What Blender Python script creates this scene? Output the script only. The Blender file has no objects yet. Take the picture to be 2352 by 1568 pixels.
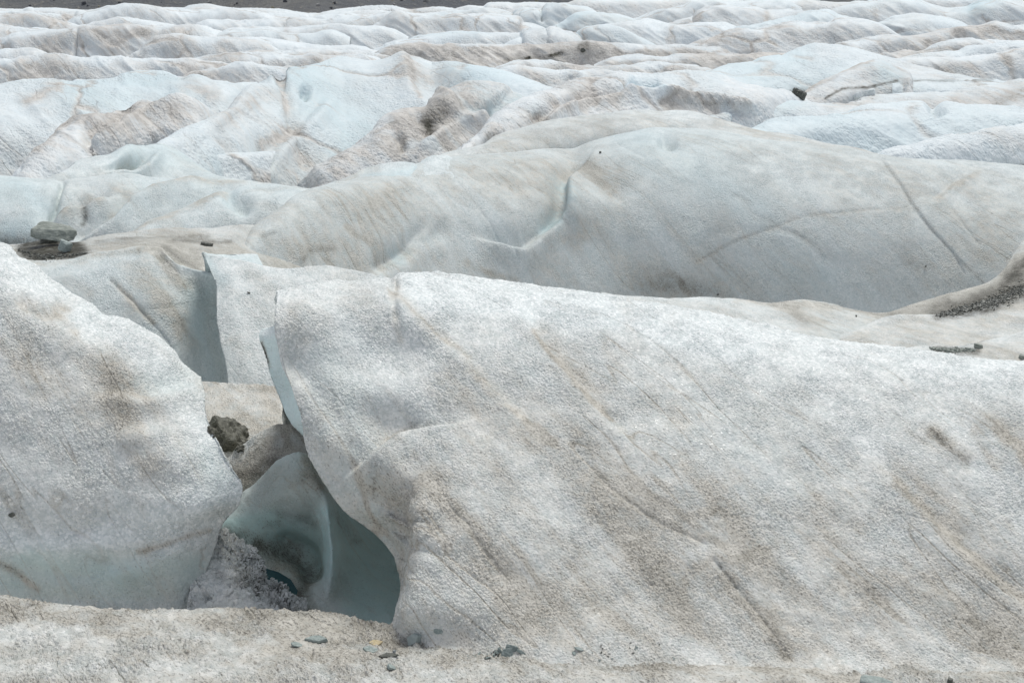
import bpy, bmesh, math, random
import numpy as np
from mathutils import Vector, Matrix

R = math.radians
scene = bpy.context.scene
col = scene.collection

# ------------------------------------------------------------------ camera, sky, sun, exposure
PITCH = 16.0
LENS = 50.0
cd = bpy.data.cameras.new("camera"); cam = bpy.data.objects.new("camera", cd); col.objects.link(cam)
cam.location = (0, 0, 0)
cam.rotation_euler = (R(90 - PITCH), 0, 0)
cd.lens = LENS; cd.sensor_width = 36.0; cd.clip_start = 0.1; cd.clip_end = 5000
scene.camera = cam
scene.render.resolution_x = 1024; scene.render.resolution_y = 682

SUN_EL, SUN_AZ = 60.0, 22.0        # azimuth from +Y (ahead of the camera) towards +X
w = bpy.data.worlds.new("World"); scene.world = w; w.use_nodes = True
nt = w.node_tree; bg = nt.nodes["Background"]
sky = nt.nodes.new("ShaderNodeTexSky"); sky.sky_type = 'NISHITA'; sky.sun_disc = False
sky.sun_elevation = R(SUN_EL); sky.sun_rotation = R(SUN_AZ)
sky.air_density = 1.0; sky.dust_density = 3.0; sky.ozone_density = 1.0; sky.altitude = 2400
# high thin cloud: most of the blue of the sky is greyed out
bw = nt.nodes.new("ShaderNodeHueSaturation"); bw.inputs['Saturation'].default_value = 0.32
nt.links.new(sky.outputs[0], bw.inputs['Color']); nt.links.new(bw.outputs[0], bg.inputs[0]); bg.inputs[1].default_value = 0.093
sl = bpy.data.lights.new("sun", 'SUN'); sl.energy = 1.45; sl.angle = R(20); sl.color = (1.0, 0.985, 0.92)
sun = bpy.data.objects.new("sun", sl); col.objects.link(sun)
az, el = R(SUN_AZ), R(SUN_EL)
sdir = Vector((math.sin(az) * math.cos(el), math.cos(az) * math.cos(el), math.sin(el)))
sun.rotation_euler = sdir.to_track_quat('Z', 'Y').to_euler(); sun.location = (0, 0, 40)
scene.view_settings.view_transform = 'Standard'; scene.view_settings.look = 'None'
scene.view_settings.exposure = 0.82; scene.view_settings.gamma = 1.0

# ------------------------------------------------------------------ helpers
F, CX, CY = 2352 * LENS / 36.0, 1176.0, 784.0
cp, sp = math.cos(R(PITCH)), math.sin(R(PITCH))

def world(u, v, d):
    """photo position (2352 x 1568 units) and forward distance d (metres) -> place in the scene"""
    x = (u - CX) / F; y = -(v - CY) / F
    Y = cp + y * sp; Z = -sp + y * cp
    s = d / Y
    return np.stack([x * s, Y * s, Z * s], -1)

def _h(ix, iy, iz, seed):
    h = (ix * np.uint32(374761393)) ^ (iy * np.uint32(668265263)) ^ (iz * np.uint32(2246822519)) ^ np.uint32((seed * 3266489917) & 0xffffffff)
    h = (h ^ (h >> np.uint32(13))) * np.uint32(1274126177)
    h = h ^ (h >> np.uint32(16))
    return (h & np.uint32(0xffffff)).astype(np.float32) / np.float32(0x7fffff) - np.float32(1)

def vn(p, seed=0):
    p = np.asarray(p, np.float32)
    i = np.floor(p); f = p - i
    f = f * f * f * (f * (f * 6 - 15) + 10)
    i = i.astype(np.int64).astype(np.uint32)
    x0, y0, z0 = i[..., 0], i[..., 1], i[..., 2]; one = np.uint32(1)
    fx, fy, fz = f[..., 0], f[..., 1], f[..., 2]
    def L(a, b, t): return a + (b - a) * t
    a = L(L(_h(x0, y0, z0, seed), _h(x0 + one, y0, z0, seed), fx), L(_h(x0, y0 + one, z0, seed), _h(x0 + one, y0 + one, z0, seed), fx), fy)
    z1 = z0 + one
    b = L(L(_h(x0, y0, z1, seed), _h(x0 + one, y0, z1, seed), fx), L(_h(x0, y0 + one, z1, seed), _h(x0 + one, y0 + one, z1, seed), fx), fy)
    return L(a, b, fz)

def fbm(p, octs=4, seed=0, gain=0.5, ridged=False):
    t = 0; a = 1.0; s = 0.0; q = np.asarray(p, np.float32)
    for o in range(octs):
        n = vn(q, seed + o * 17)
        if ridged: n = 1 - 2 * np.abs(n)
        t = t + n * a; s += a; a *= gain
        q = q * 2.03 + 11.7
    return t / s

def herm(xs, ys, xq):
    """monotone cubic interpolation; ys (n,k)"""
    xs = np.asarray(xs, float); ys = np.asarray(ys, float)
    if ys.ndim == 1: ys = ys[:, None]
    h = np.diff(xs)[:, None]; dl = np.diff(ys, axis=0) / h
    m = np.zeros_like(ys); m[0] = dl[0]; m[-1] = dl[-1]
    if len(xs) > 2:
        w1 = 2 * h[1:] + h[:-1]; w2 = h[1:] + 2 * h[:-1]
        with np.errstate(divide='ignore', invalid='ignore'):
            mm = (w1 + w2) / (w1 / dl[:-1] + w2 / dl[1:])
        m[1:-1] = np.where(dl[:-1] * dl[1:] > 0, mm, 0)
    xq = np.clip(xq, xs[0], xs[-1])
    k = np.clip(np.searchsorted(xs, xq, side='right') - 1, 0, len(xs) - 2)
    H = h[k]; t = ((xq - xs[k])[:, None]) / H
    return ((1 + 2 * t) * (1 - t) ** 2) * ys[k] + (t * (1 - t) ** 2) * H * m[k] + (t * t * (3 - 2 * t)) * ys[k + 1] + (t * t * (t - 1)) * H * m[k + 1]

def poly_dist(U, V, pts):
    """distance and signed side (positive = below / left of travel) to a polyline"""
    best = np.full(U.shape, 1e9, np.float32); sgn = np.zeros(U.shape, np.float32)
    if len(pts) == 1:
        return np.hypot(U - pts[0][0], V - pts[0][1]), sgn
    for (x0, y0), (x1, y1) in zip(pts[:-1], pts[1:]):
        dx, dy = x1 - x0, y1 - y0; L2 = dx * dx + dy * dy + 1e-9
        t = np.clip(((U - x0) * dx + (V - y0) * dy) / L2, 0, 1)
        ex, ey = U - x0 - t * dx, V - y0 - t * dy
        d = np.hypot(ex, ey); mk = d < best
        best = np.where(mk, d, best)
        sgn = np.where(mk, (dx * (V - y0) - dy * (U - x0)) / math.sqrt(L2), sgn)
    return best, sgn

def grid_mesh(name, W, mask, mat, parent=None):
    nr, nc = W.shape[:2]
    me = bpy.data.meshes.new(name)
    me.vertices.add(nr * nc); me.vertices.foreach_set("co", W.reshape(-1).astype(np.float32))
    idx = np.arange(nr * nc).reshape(nr, nc)
    q = np.stack([idx[:-1, :-1], idx[1:, :-1], idx[1:, 1:], idx[:-1, 1:]], -1).reshape(-1, 4)
    nf = len(q)
    me.loops.add(nf * 4); me.loops.foreach_set("vertex_index", q.reshape(-1).astype(np.int32))
    me.polygons.add(nf); me.polygons.foreach_set("loop_start", (np.arange(nf) * 4).astype(np.int32))
    me.polygons.foreach_set("use_smooth", np.ones(nf, bool))
    me.update()
    if mask is not None:
        at = me.attributes.new("soil", 'FLOAT_COLOR', 'POINT')
        m4 = np.ones((nr * nc, 4), np.float32); m4[:, :3] = mask.reshape(-1, 3)
        at.data.foreach_set("color", m4.reshape(-1))
    me.materials.append(mat)
    o = bpy.data.objects.new(name, me); col.objects.link(o)
    if parent: o.parent = parent
    return o

def grid_normals(W):
    a = np.gradient(W, axis=0); b = np.gradient(W, axis=1)
    n = np.cross(a, b); n /= (np.linalg.norm(n, axis=-1, keepdims=True) + 1e-12)
    # towards the open air: side that faces the viewer's side of the ridge
    flip = np.sum(n * np.array([0, -0.35, 1.0]), -1).mean() < 0
    return -n if flip else n

BR, BL, GR = 0, 1, 2      # brown silt, clean blue ice, black grit and painted shade under the boulder

def loft(name, rails, mat, step=3.0, back=(0.6, 0.5), left=None, right=None, amp=0.02, freq=4.0, octs=5,
         strokes=(), feats=(), base=(0.15, 0.1, 0.0), seed=1, ridg=0.4, stretch=(1, 1, 1), kind='structure', clean=(0.5, 22), trough=(0.0, 100), steep=1.0, cap=0.0, rough=0.0, diag=0.0):
    """an ice body: a front surface through measured contour lines, its crest turned over to a real back slope"""
    ns, lens = [], []
    rails = [list(r) for r in rails]
    if rails[0][0][0] <= -70:          # carry on past the edges of the view
        dv = rails[0][0][1] - rails[0][1][1]; dv = max(-60, min(60, dv * 150 / max(1, rails[0][1][0] - rails[0][0][0])))
        rails = [[(r[0][0] - 650, r[0][1] + dv, r[0][2])] + r for r in rails]
        left = left or (1.0, 0.8)
    if rails[0][-1][0] >= 2400:
        dv = rails[0][-1][1] - rails[0][-2][1]; dv = max(-60, min(60, dv * 150 / max(1, rails[0][-1][0] - rails[0][-2][0])))
        rails = [r + [(r[-1][0] + 750, r[-1][1] + dv, r[-1][2])] for r in rails]
        right = right or (1.0, 0.8)
    for r in rails:
        a = np.array(r, float); s = np.concatenate([[0], np.cumsum(np.hypot(np.diff(a[:, 0]), np.diff(a[:, 1])))])
        lens.append(s[-1]); ns.append((s / s[-1], a))
    nc = max(int(max(lens) / step), 8)
    tq = np.linspace(0, 1, nc); rows = []
    for s, a in ns:
        b = a.copy(); b[:, 2] = 1.0 / b[:, 2]
        rows.append(herm(s, b, tq))
    rows = np.array(rows)                                   # rails, nc, 3
    gaps = np.abs(np.diff(rows[:, :, :2], axis=0)); gaps = np.hypot(gaps[..., 0], gaps[..., 1]).mean(1)
    tr = np.concatenate([[0], np.cumsum(gaps)]); nr = max(int(tr[-1] / step), 6)
    G = herm(tr, rows.reshape(len(rails), -1), np.linspace(0, tr[-1], nr)).reshape(nr, nc, 3)
    U, V, Q = G[..., 0], G[..., 1], G[..., 2]
    D = 1.0 / Q
    D = D[:1] - steep * (D[:1] - D)
    dcr = np.linspace(0, tr[-1], nr)[:, None]
    if cap:
        W0 = world(U[:1], V[:1], D[:1])
        D = D - 0.85 * D[:1] ** 2 * (cap / F) / np.abs(W0[..., 2]) * (1 - np.exp(-dcr / cap)) * (1 - dcr / tr[-1]) ** 0.7
    W = world(U, V, D)
    dcrest = np.repeat((np.linspace(0, tr[-1], nr))[:, None], nc, 1)
    def ext(W, U, V, axis, end, w_, h_, n, vec):
        s = (np.arange(1, n + 1) / n) ** 1.6 * w_
        e = W[0] if (axis == 0) else (W[:, 0] if end == 0 else W[:, -1])
        eu = U[0] if axis == 0 else (U[:, 0] if end == 0 else U[:, -1]); ev = V[0] if axis == 0 else (V[:, 0] if end == 0 else V[:, -1])
        add = [e * (1 + k / np.maximum(e[..., 1:2], 1e-3)) + np.array(vec) * (h_ * (k / w_) ** 2) for k in s]
        ua = [eu] * n; va = [ev] * n
        if end == 0: add, ua, va = add[::-1], ua[::-1], va[::-1]
        A = np.stack(add, axis); UA = np.stack(ua, axis); VA = np.stack(va, axis)
        o = (A, W) if end == 0 else (W, A)
        ou = (UA, U) if end == 0 else (U, UA); ov = (VA, V) if end == 0 else (V, VA)
        return np.concatenate(o, axis), np.concatenate(ou, axis), np.concatenate(ov, axis)
    nb = max(14, int(30 * 3 / step))
    if back: W, U, V = ext(W, U, V, 0, 0, back[0], back[1], nb, (0, 0, -1))
    if left: W, U, V = ext(W, U, V, 1, 0, left[0], left[1], nb, (1, 0, 0))
    if right: W, U, V = ext(W, U, V, 1, 1, right[0], right[1], nb, (-1, 0, 0))
    dc = np.zeros(U.shape, np.float32); r0 = nb if back else 0; c0 = nb if left else 0
    dc[r0:r0 + nr, :] = dcrest[:, :1]; 
    N = grid_normals(W)
    st = np.array(stretch, np.float32)
    disp = np.zeros(U.shape, np.float32)
    if ridg: disp += amp * ridg * fbm(W * freq * 0.8 * st, max(octs - 2, 1), seed + 50, ridged=True)
    disp += amp * fbm(W * freq * st, octs, seed, gain=0.52)
    if diag:
        sh = np.stack([W[..., 0] * 0.9 + W[..., 1] * 0.35 + W[..., 2] * 1.2, W[..., 1] * 0.25 - W[..., 0] * 0.2, W[..., 2] * 0.3], -1)
        disp += amp * diag * fbm(sh * freq * 1.3, max(octs - 1, 1), seed + 90, ridged=True, gain=0.55)
    if rough:
        disp += rough * 0.45 * fbm(W * 38, 3, seed + 70) * (0.35 + 1.4 * np.exp(-(dc / 30) ** 2))
        cups = vn(W * np.array([5.5, 5.5, 4]), seed + 71) + 0.5 * vn(W * 12, seed + 72)
        disp -= rough * 1.3 * np.clip(cups - 0.25, 0, 1) ** 1.3
    for ft in feats:
        typ, wd, am, pts = ft[:4]
        d, s = poly_dist(U, V, pts)
        if typ == 'groove': disp -= am * np.exp(-(d / wd) ** 2)
        elif typ == 'crack': disp -= am * np.exp(-np.abs(d / wd) ** 1.2)
        elif typ == 'step':     # travel side raised to the right hand
            far = ft[4] if len(ft) > 4 else wd * 6
            disp += am * np.tanh(s / wd) * np.exp(-(d / far) ** 2)
    W = W + N * disp[..., None]
    M = np.zeros(U.shape + (3,), np.float32)
    M[..., 0], M[..., 1], M[..., 2] = base
    M[..., 0] = M[..., 0] * 1.7 + 0.04
    cn = dc + 12 * vn(np.stack([U / 60, V / 60, 0 * U + seed], -1), 5)
    tt = np.clip(cn / trough[1], 0, 1); M[..., 0] += trough[0] * tt * tt * (3 - 2 * tt)
    M[..., 0] *= 1 - clean[0] * np.exp(-(np.clip(cn, 0, None) / clean[1]) ** 2)
    wob = 14 * vn(np.stack([U / 38, V / 38, 0 * U + seed], -1), 3) + 5 * vn(np.stack([U / 11, V / 11, 0 * U + seed], -1), 4)
    for ch, wd, am, pts in strokes:
        if ch == BR and am > 0: am = am * (0.62 if wd > 18 else 0.8); wd = wd * 1.15
        p = np.array(pts, float); m = wd * 3 + 30
        rr = (U > p[:, 0].min() - m) & (U < p[:, 0].max() + m) & (V > p[:, 1].min() - m) & (V < p[:, 1].max() + m)
        if not rr.any(): continue
        k = min(1.0, wd / 25.0)
        d, _ = poly_dist((U + wob * k)[rr], (V + wob * k * 0.6)[rr], [tuple(q) for q in pts])
        M[..., ch][rr] += am * np.exp(-(d / wd) ** 2)
    M = np.clip(M, 0, 1.5)
    o = grid_mesh(name, W, M, mat)
    if kind: o['kind'] = kind
    return o

# ------------------------------------------------------------------ materials
def nodes(name):
    m = bpy.data.materials.new(name); m.use_nodes = True
    t = m.node_tree; return m, t, t.nodes["Principled BSDF"], t.nodes["Material Output"]

class G:
    def __init__(s, t): s.t = t
    def n(s, typ, **kw):
        x = s.t.nodes.new(typ)
        for k, v in kw.items(): setattr(x, k, v)
        return x
    def put(s, sock, v):
        if hasattr(v, 'is_linked') or isinstance(v, bpy.types.NodeSocket): s.t.links.new(v, sock)
        elif isinstance(v, (tuple, list)) and len(v) == 3 and sock.type == 'RGBA': sock.default_value = (*v, 1)
        else: sock.default_value = v
    def m(s, op, a, b=None, c=None, clamp=False):
        x = s.n('ShaderNodeMath', operation=op); x.use_clamp = clamp
        s.put(x.inputs[0], a)
        if b is not None: s.put(x.inputs[1], b)
        if c is not None: s.put(x.inputs[2], c)
        return x.outputs[0]
    def noise(s, vec, scale, detail=3, rough=0.55, dist=0.0):
        x = s.n('ShaderNodeTexNoise'); s.put(x.inputs['Vector'], vec)
        x.inputs['Scale'].default_value = scale; x.inputs['Detail'].default_value = detail
        x.inputs['Roughness'].default_value = rough; x.inputs['Distortion'].default_value = dist
        return x.outputs['Fac']
    def vor(s, vec, scale, feature='F1', rnd=1.0, out='Distance'):
        x = s.n('ShaderNodeTexVoronoi', feature=feature); s.put(x.inputs['Vector'], vec)
        x.inputs['Scale'].default_value = scale; x.inputs['Randomness'].default_value = rnd
        return x.outputs[out]
    def mix(s, f, a, b):
        x = s.n('ShaderNodeMix', data_type='RGBA'); s.put(x.inputs[0], f); s.put(x.inputs[6], a); s.put(x.inputs[7], b)
        return x.outputs[2]
    def ramp(s, v, lo, hi):
        x = s.n('ShaderNodeMapRange'); s.put(x.inputs[0], v)
        x.inputs[1].default_value = lo; x.inputs[2].default_value = hi; x.clamp = True
        x.interpolation_type = 'SMOOTHSTEP'
        return x.outputs[0]
    def mapv(s, vec, rot, scale):
        x = s.n('ShaderNodeMapping', vector_type='POINT'); s.put(x.inputs[0], vec)
        x.inputs['Rotation'].default_value = rot; x.inputs['Scale'].default_value = scale
        return x.outputs[0]

def make_ice(name, g, depth=1.0, span=0.6, spk=1.0, lump=1.0, sss=0.0, bluec=(0.50, 0.66, 0.71), glints=1.0, wh=((0.595, 0.655, 0.655), (0.875, 0.892, 0.888)), joint=0.0, lines=0.45, crys=0.7, facet=0.0, siltc=((0.37, 0.345, 0.285), (0.61, 0.58, 0.505))):
    """granular glacier ice; g = crystal size in metres, span = size of the broad stains"""
    m, t, b, out = nodes(name); q = G(t)
    pos = q.n('ShaderNodeNewGeometry').outputs['Position']
    at = q.n('ShaderNodeAttribute', attribute_name='soil'); sp_ = q.n('ShaderNodeSeparateColor')
    t.links.new(at.outputs['Color'], sp_.inputs[0])
    brown, blue, grit = sp_.outputs[0], sp_.outputs[1], sp_.outputs[2]
    # stains and foliation run down the slope to the right
    e1 = Vector((0.60, -0.50, -0.62)).normalized(); e2 = e1.cross(Vector((0, -0.6, 0.8))).normalized(); e3 = e1.cross(e2)
    def dotn(e):
        x = q.n('ShaderNodeVectorMath', operation='DOT_PRODUCT'); t.links.new(pos, x.inputs[0]); x.inputs[1].default_value = e; return x.outputs['Value']
    cx = q.n('ShaderNodeCombineXYZ')
    for i, e in enumerate((e1, e2, e3)): t.links.new(dotn(e), cx.inputs[i])
    rot = cx.outputs[0]
    stv = q.mapv(rot, (0, 0, 0), (0.16, 1, 0.6))
    mx = q.noise(q.mapv(rot, (0, 0, 0), (0.4, 1, 0.8)), 1.0 / span, 5, 0.6, 0.5)              # broad stains
    fi = q.noise(stv, 6.0 / span, 5, 0.68, 0.3)             # long fine streaks
    mo = q.noise(pos, 0.16 / g, 5, 0.72)                    # mottling of the crystals
    ln = q.m('SUBTRACT', 1.0, q.m('MULTIPLY', q.m('ABSOLUTE', q.m('SUBTRACT', q.noise(q.mapv(rot, (0, 0, 0), (0.10, 1, 0.4)), 4.0 / span, 2, 0.5, 0.6), 0.5)), 60), clamp=True)
    ln = q.m('MULTIPLY', ln, q.ramp(mx, 0.45, 0.6))
    s1 = q.ramp(mx, 0.38, 0.68); s2 = q.ramp(fi, 0.35, 0.68); s3 = q.ramp(mo, 0.32, 0.68)
    a = q.m('MULTIPLY', brown, q.m('ADD', q.m('MULTIPLY', s2, 0.62), q.m('ADD', 0.46, q.m('MULTIPLY', s1, 0.5))))
    a = q.m('MULTIPLY', a, q.m('ADD', 0.65, q.m('MULTIPLY', s3, 0.6)))
    a = q.m('ADD', a, q.m('MULTIPLY', q.m('MULTIPLY', ln, lines), q.m('ADD', 0.25, q.m('MULTIPLY', brown, 1.0), clamp=True)))
    if joint:
        wv = q.n('ShaderNodeTexNoise'); t.links.new(rot, wv.inputs['Vector']); wv.inputs['Scale'].default_value = 1.1 / span; wv.inputs['Detail'].default_value = 4
        ad = q.n('ShaderNodeVectorMath', operation='MULTIPLY_ADD'); t.links.new(wv.outputs['Color'], ad.inputs[0]); ad.inputs[1].default_value = (span * .8,) * 3; t.links.new(rot, ad.inputs[2])
        je = q.vor(q.mapv(ad.outputs[0], (0, 0, 0.3), (0.55, 1, 0.8)), 0.75 / span, 'DISTANCE_TO_EDGE')
        jl = q.m('MULTIPLY', q.m('SUBTRACT', 1.0, q.m('MULTIPLY', je, 22), clamp=True), q.ramp(q.noise(pos, 0.7 / span, 2), 0.44, 0.60))
        a = q.m('ADD', a, q.m('MULTIPLY', jl, joint))
    silt = q.m('MINIMUM', a, 0.95)
    bl = q.m('MULTIPLY', blue, q.m('ADD', 0.45, q.m('ADD', q.m('MULTIPLY', s1, 0.3), q.m('MULTIPLY', s3, 0.35))), clamp=True)
    cell = v1n = q.n('ShaderNodeTexVoronoi'); t.links.new(pos, v1n.inputs['Vector']); v1n.inputs['Scale'].default_value = crys / g
    ws = q.n('ShaderNodeSeparateColor'); t.links.new(v1n.outputs['Color'], ws.inputs[0])
    cv = q.m('POWER', ws.outputs[1], 1.5)
    white = q.mix(q.m('ADD', q.m('MULTIPLY', s3, 0.6 - 0.25 * facet), q.m('MULTIPLY', cv, 0.5 + 0.35 * facet), clamp=True), *wh)
    c = q.mix(bl, white, bluec)
    c = q.mix(silt, c, q.mix(s3, *siltc))
    # dark specks of grit, thicker where silt lies
    ev = q.mapv(rot, (0, 0, 0), (0.45, 1, 1))
    sn = q.noise(ev, 1.7 / g, 2, 0.65)
    sd = q.m('ADD', q.m('MULTIPLY', silt, 0.145 * spk), q.m('ADD', q.m('MULTIPLY', grit, 0.22), q.m('MULTIPLY', s2, 0.03)))
    sk = q.m('MULTIPLY', q.m('SUBTRACT', sn, q.m('SUBTRACT', 0.70, sd)), 14, clamp=True)
    sk = q.m('MULTIPLY', sk, 0.58)
    c = q.mix(sk, c, (0.12, 0.105, 0.085))
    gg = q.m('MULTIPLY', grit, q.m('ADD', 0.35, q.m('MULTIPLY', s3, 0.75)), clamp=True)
    c = q.mix(gg, c, (0.055, 0.052, 0.038))  # near-black tone for grit and for the shade painted under the boulder
    q.put(b.inputs['Base Color'], c)
    glint = q.ramp(ws.outputs[0], 0.80, 0.88)
    q.put(b.inputs['Roughness'], q.m('SUBTRACT', 0.55, q.m('MULTIPLY', glint, 0.42 * glints)))
    b.inputs['IOR'].default_value = 1.31
    if sss:
        b.inputs['Subsurface Weight'].default_value = sss
        b.inputs['Subsurface Radius'].default_value = (0.7, 0.9, 1.0); b.inputs['Subsurface Scale'].default_value = g * 1.5
    # crystals
    h = q.m('ADD', q.m('MULTIPLY', v1n.outputs['Distance'], -1.1), q.m('ADD', q.m('MULTIPLY', sn, 1.6), q.m('ADD', q.m('MULTIPLY', mo, 2.4 * lump), q.m('ADD', q.m('MULTIPLY', ln, -0.8), q.m('MULTIPLY', q.m('SUBTRACT', ws.outputs[2], 0.5), 0.7 * facet)))))
    h = q.m('MULTIPLY', h, q.m('SUBTRACT', 1.0, q.m('MULTIPLY', bl, 0.5)))
    h = q.m('ADD', q.m('MULTIPLY', q.m('SUBTRACT', h, 0.3 + 1.2 * lump), q.m('ADD', 0.35, q.m('MULTIPLY', q.ramp(q.noise(pos, 0.05 / g, 3, 0.6), 0.35, 0.65), 1.25))), 0.3 + 1.2 * lump)
    if joint: h = q.m('SUBTRACT', h, q.m('MULTIPLY', jl, 2.2))
    d = q.n('ShaderNodeDisplacement'); q.put(d.inputs['Height'], h)
    d.inputs['Midlevel'].default_value = 0.3 + 1.2 * lump; d.inputs['Scale'].default_value = g * 0.55 * depth
    t.links.new(d.outputs[0], out.inputs['Displacement'])
    m.displacement_method = 'BOTH'
    return m

ICE_NEAR = make_ice("granular ice near", 0.0085, 0.6, 0.6, lump=0.32, bluec=(0.58, 0.77, 0.775), glints=0.8, lines=0.75, crys=0.95, facet=1.0, wh=((0.60, 0.65, 0.645), (0.94, 0.95, 0.94)), siltc=((0.39, 0.36, 0.305), (0.64, 0.605, 0.54)))
ICE_DEEP = make_ice("deep ice with painted glow", 0.0085, 0.7, 0.6, lump=0.5, bluec=(0.66, 0.88, 0.88), glints=0.5, crys=0.9, facet=0.4, wh=((0.74, 0.80, 0.79), (0.93, 0.95, 0.94)))  # colour lifted to stand in for light glowing through the ice
ICE_CRUST = make_ice("coarse crystal ice", 0.013, 1.05, 0.5, lump=0.6, glints=0.9, facet=1.0, wh=((0.56, 0.60, 0.59), (0.93, 0.94, 0.925)), siltc=((0.38, 0.355, 0.305), (0.62, 0.59, 0.53)))
ICE_PIT = make_ice("dirty crystal crust", 0.013, 2.4, 0.4, lump=0.8, glints=0.9, facet=1.0, wh=((0.72, 0.76, 0.755), (0.94, 0.95, 0.94)))
ICE_MID = make_ice("granular ice", 0.011, 0.6, 1.0, spk=0.6, lump=0.4, facet=0.7, crys=0.8, siltc=((0.38, 0.365, 0.315), (0.62, 0.60, 0.545)), glints=0.25, joint=0.22, bluec=(0.49, 0.655, 0.70))
ICE_HILL = make_ice("glacier ice", 0.04, 0.5, 1.3, spk=0.4, glints=0.0, joint=0.7, wh=((0.70, 0.76, 0.79), (0.87, 0.90, 0.915)), siltc=((0.40, 0.37, 0.335), (0.66, 0.63, 0.59)))
ICE_FAR = make_ice("distant glacier ice", 0.2, 0.35, 6.0, spk=0.3, glints=0.0, joint=0.5, wh=((0.70, 0.76, 0.79), (0.87, 0.90, 0.915)), siltc=((0.40, 0.37, 0.335), (0.66, 0.63, 0.59)))

def make_rock_mat(name, c1, c2, vein=(0.5, 0.52, 0.5), scale=1.0, amt=0.35, disp=1.0, wet=0.75):
    m, t, b, out = nodes(name); q = G(t)
    tc = q.n('ShaderNodeTexCoord').outputs['Object']
    lay = q.mapv(tc, (0.12, 0.1, 0.3), (1.0, 1.0, 5.0))
    n1 = q.noise(lay, 6 * scale, 6, 0.62, 0.4); n2 = q.noise(tc, 26 * scale, 4, 0.6); n3 = q.noise(lay, 14 * scale, 3, 0.5, 1.0)
    c = q.mix(q.ramp(n1, 0.3, 0.7), c1, c2)
    c = q.mix(q.m('MULTIPLY', q.ramp(n3, 0.62, 0.70), amt), c, vein)
    c = q.mix(q.m('MULTIPLY', q.ramp(n2, 0.60, 0.72), 0.5), c, tuple(x * 0.5 for x in c1))
    q.put(b.inputs['Base Color'], c); b.inputs['Roughness'].default_value = wet
    bp = q.n('ShaderNodeBump'); bp.inputs['Strength'].default_value = 0.7; bp.inputs['Distance'].default_value = 0.02 * disp / scale
    q.put(bp.inputs['Height'], q.m('ADD', n1, q.m('MULTIPLY', n2, 0.4)))
    t.links.new(bp.outputs[0], b.inputs['Normal'])
    return m

SLATE = make_rock_mat("green grey slate", (0.20, 0.225, 0.20), (0.34, 0.365, 0.33), scale=1.6)
SLATE_PALE = make_rock_mat("pale green slate", (0.26, 0.31, 0.30), (0.40, 0.45, 0.43), (0.6, 0.63, 0.6), scale=5)
SOIL = make_rock_mat("wet silty rock", (0.055, 0.055, 0.042), (0.15, 0.145, 0.11), (0.2, 0.2, 0.15), scale=12, disp=3, wet=0.6)
SLATE_FORE = make_rock_mat("grey green slate chips", (0.19, 0.23, 0.22), (0.36, 0.41, 0.39), (0.55, 0.58, 0.55), scale=14, disp=1.5)
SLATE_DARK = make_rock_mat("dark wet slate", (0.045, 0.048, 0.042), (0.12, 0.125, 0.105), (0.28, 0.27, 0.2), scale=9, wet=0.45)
OCHRE = make_rock_mat("ochre stone", (0.42, 0.34, 0.20), (0.56, 0.47, 0.30), (0.6, 0.55, 0.4), scale=14)
TERRACOTTA = make_rock_mat("red brown stone", (0.26, 0.16, 0.11), (0.36, 0.25, 0.17), scale=14)

def make_moraine():
    m, t, b, out = nodes("moraine scree"); q = G(t)
    pos = q.n('ShaderNodeNewGeometry').outputs['Position']
    n1 = q.noise(pos, 0.03, 5, 0.6); n2 = q.noise(pos, 0.9, 6, 0.75); n3 = q.noise(pos, 0.25, 3, 0.5)
    c = q.mix(q.ramp(n1, 0.35, 0.65), (0.13, 0.14, 0.155), (0.195, 0.195, 0.19))
    c = q.mix(q.m('MULTIPLY', q.ramp(n2, 0.50, 0.72), 0.8), c, (0.32, 0.30, 0.26))
    c = q.mix(q.m('MULTIPLY', q.ramp(n3, 0.60, 0.75), 0.5), c, (0.07, 0.07, 0.08))
    q.put(b.inputs['Base Color'], c); b.inputs['Roughness'].default_value = 0.9
    bp = q.n('ShaderNodeBump'); bp.inputs['Distance'].default_value = 1.2; bp.inputs['Strength'].default_value = 0.9
    q.put(bp.inputs['Height'], n2); t.links.new(bp.outputs[0], b.inputs['Normal'])
    return m
MORAINE = make_moraine()

def make_water():
    m, t, b, out = nodes("meltwater"); q = G(t)
    b.inputs['Base Color'].default_value = (0.03, 0.085, 0.10, 1); b.inputs['Roughness'].default_value = 0.06
    b.inputs['IOR'].default_value = 1.33
    return m
WATER = make_water()

# ------------------------------------------------------------------ the glacier, near to far
def tagrail(v, d, u0=-70, u1=2430, k=2):
    return [(u0, v, d), (u1, v, d)]

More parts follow.
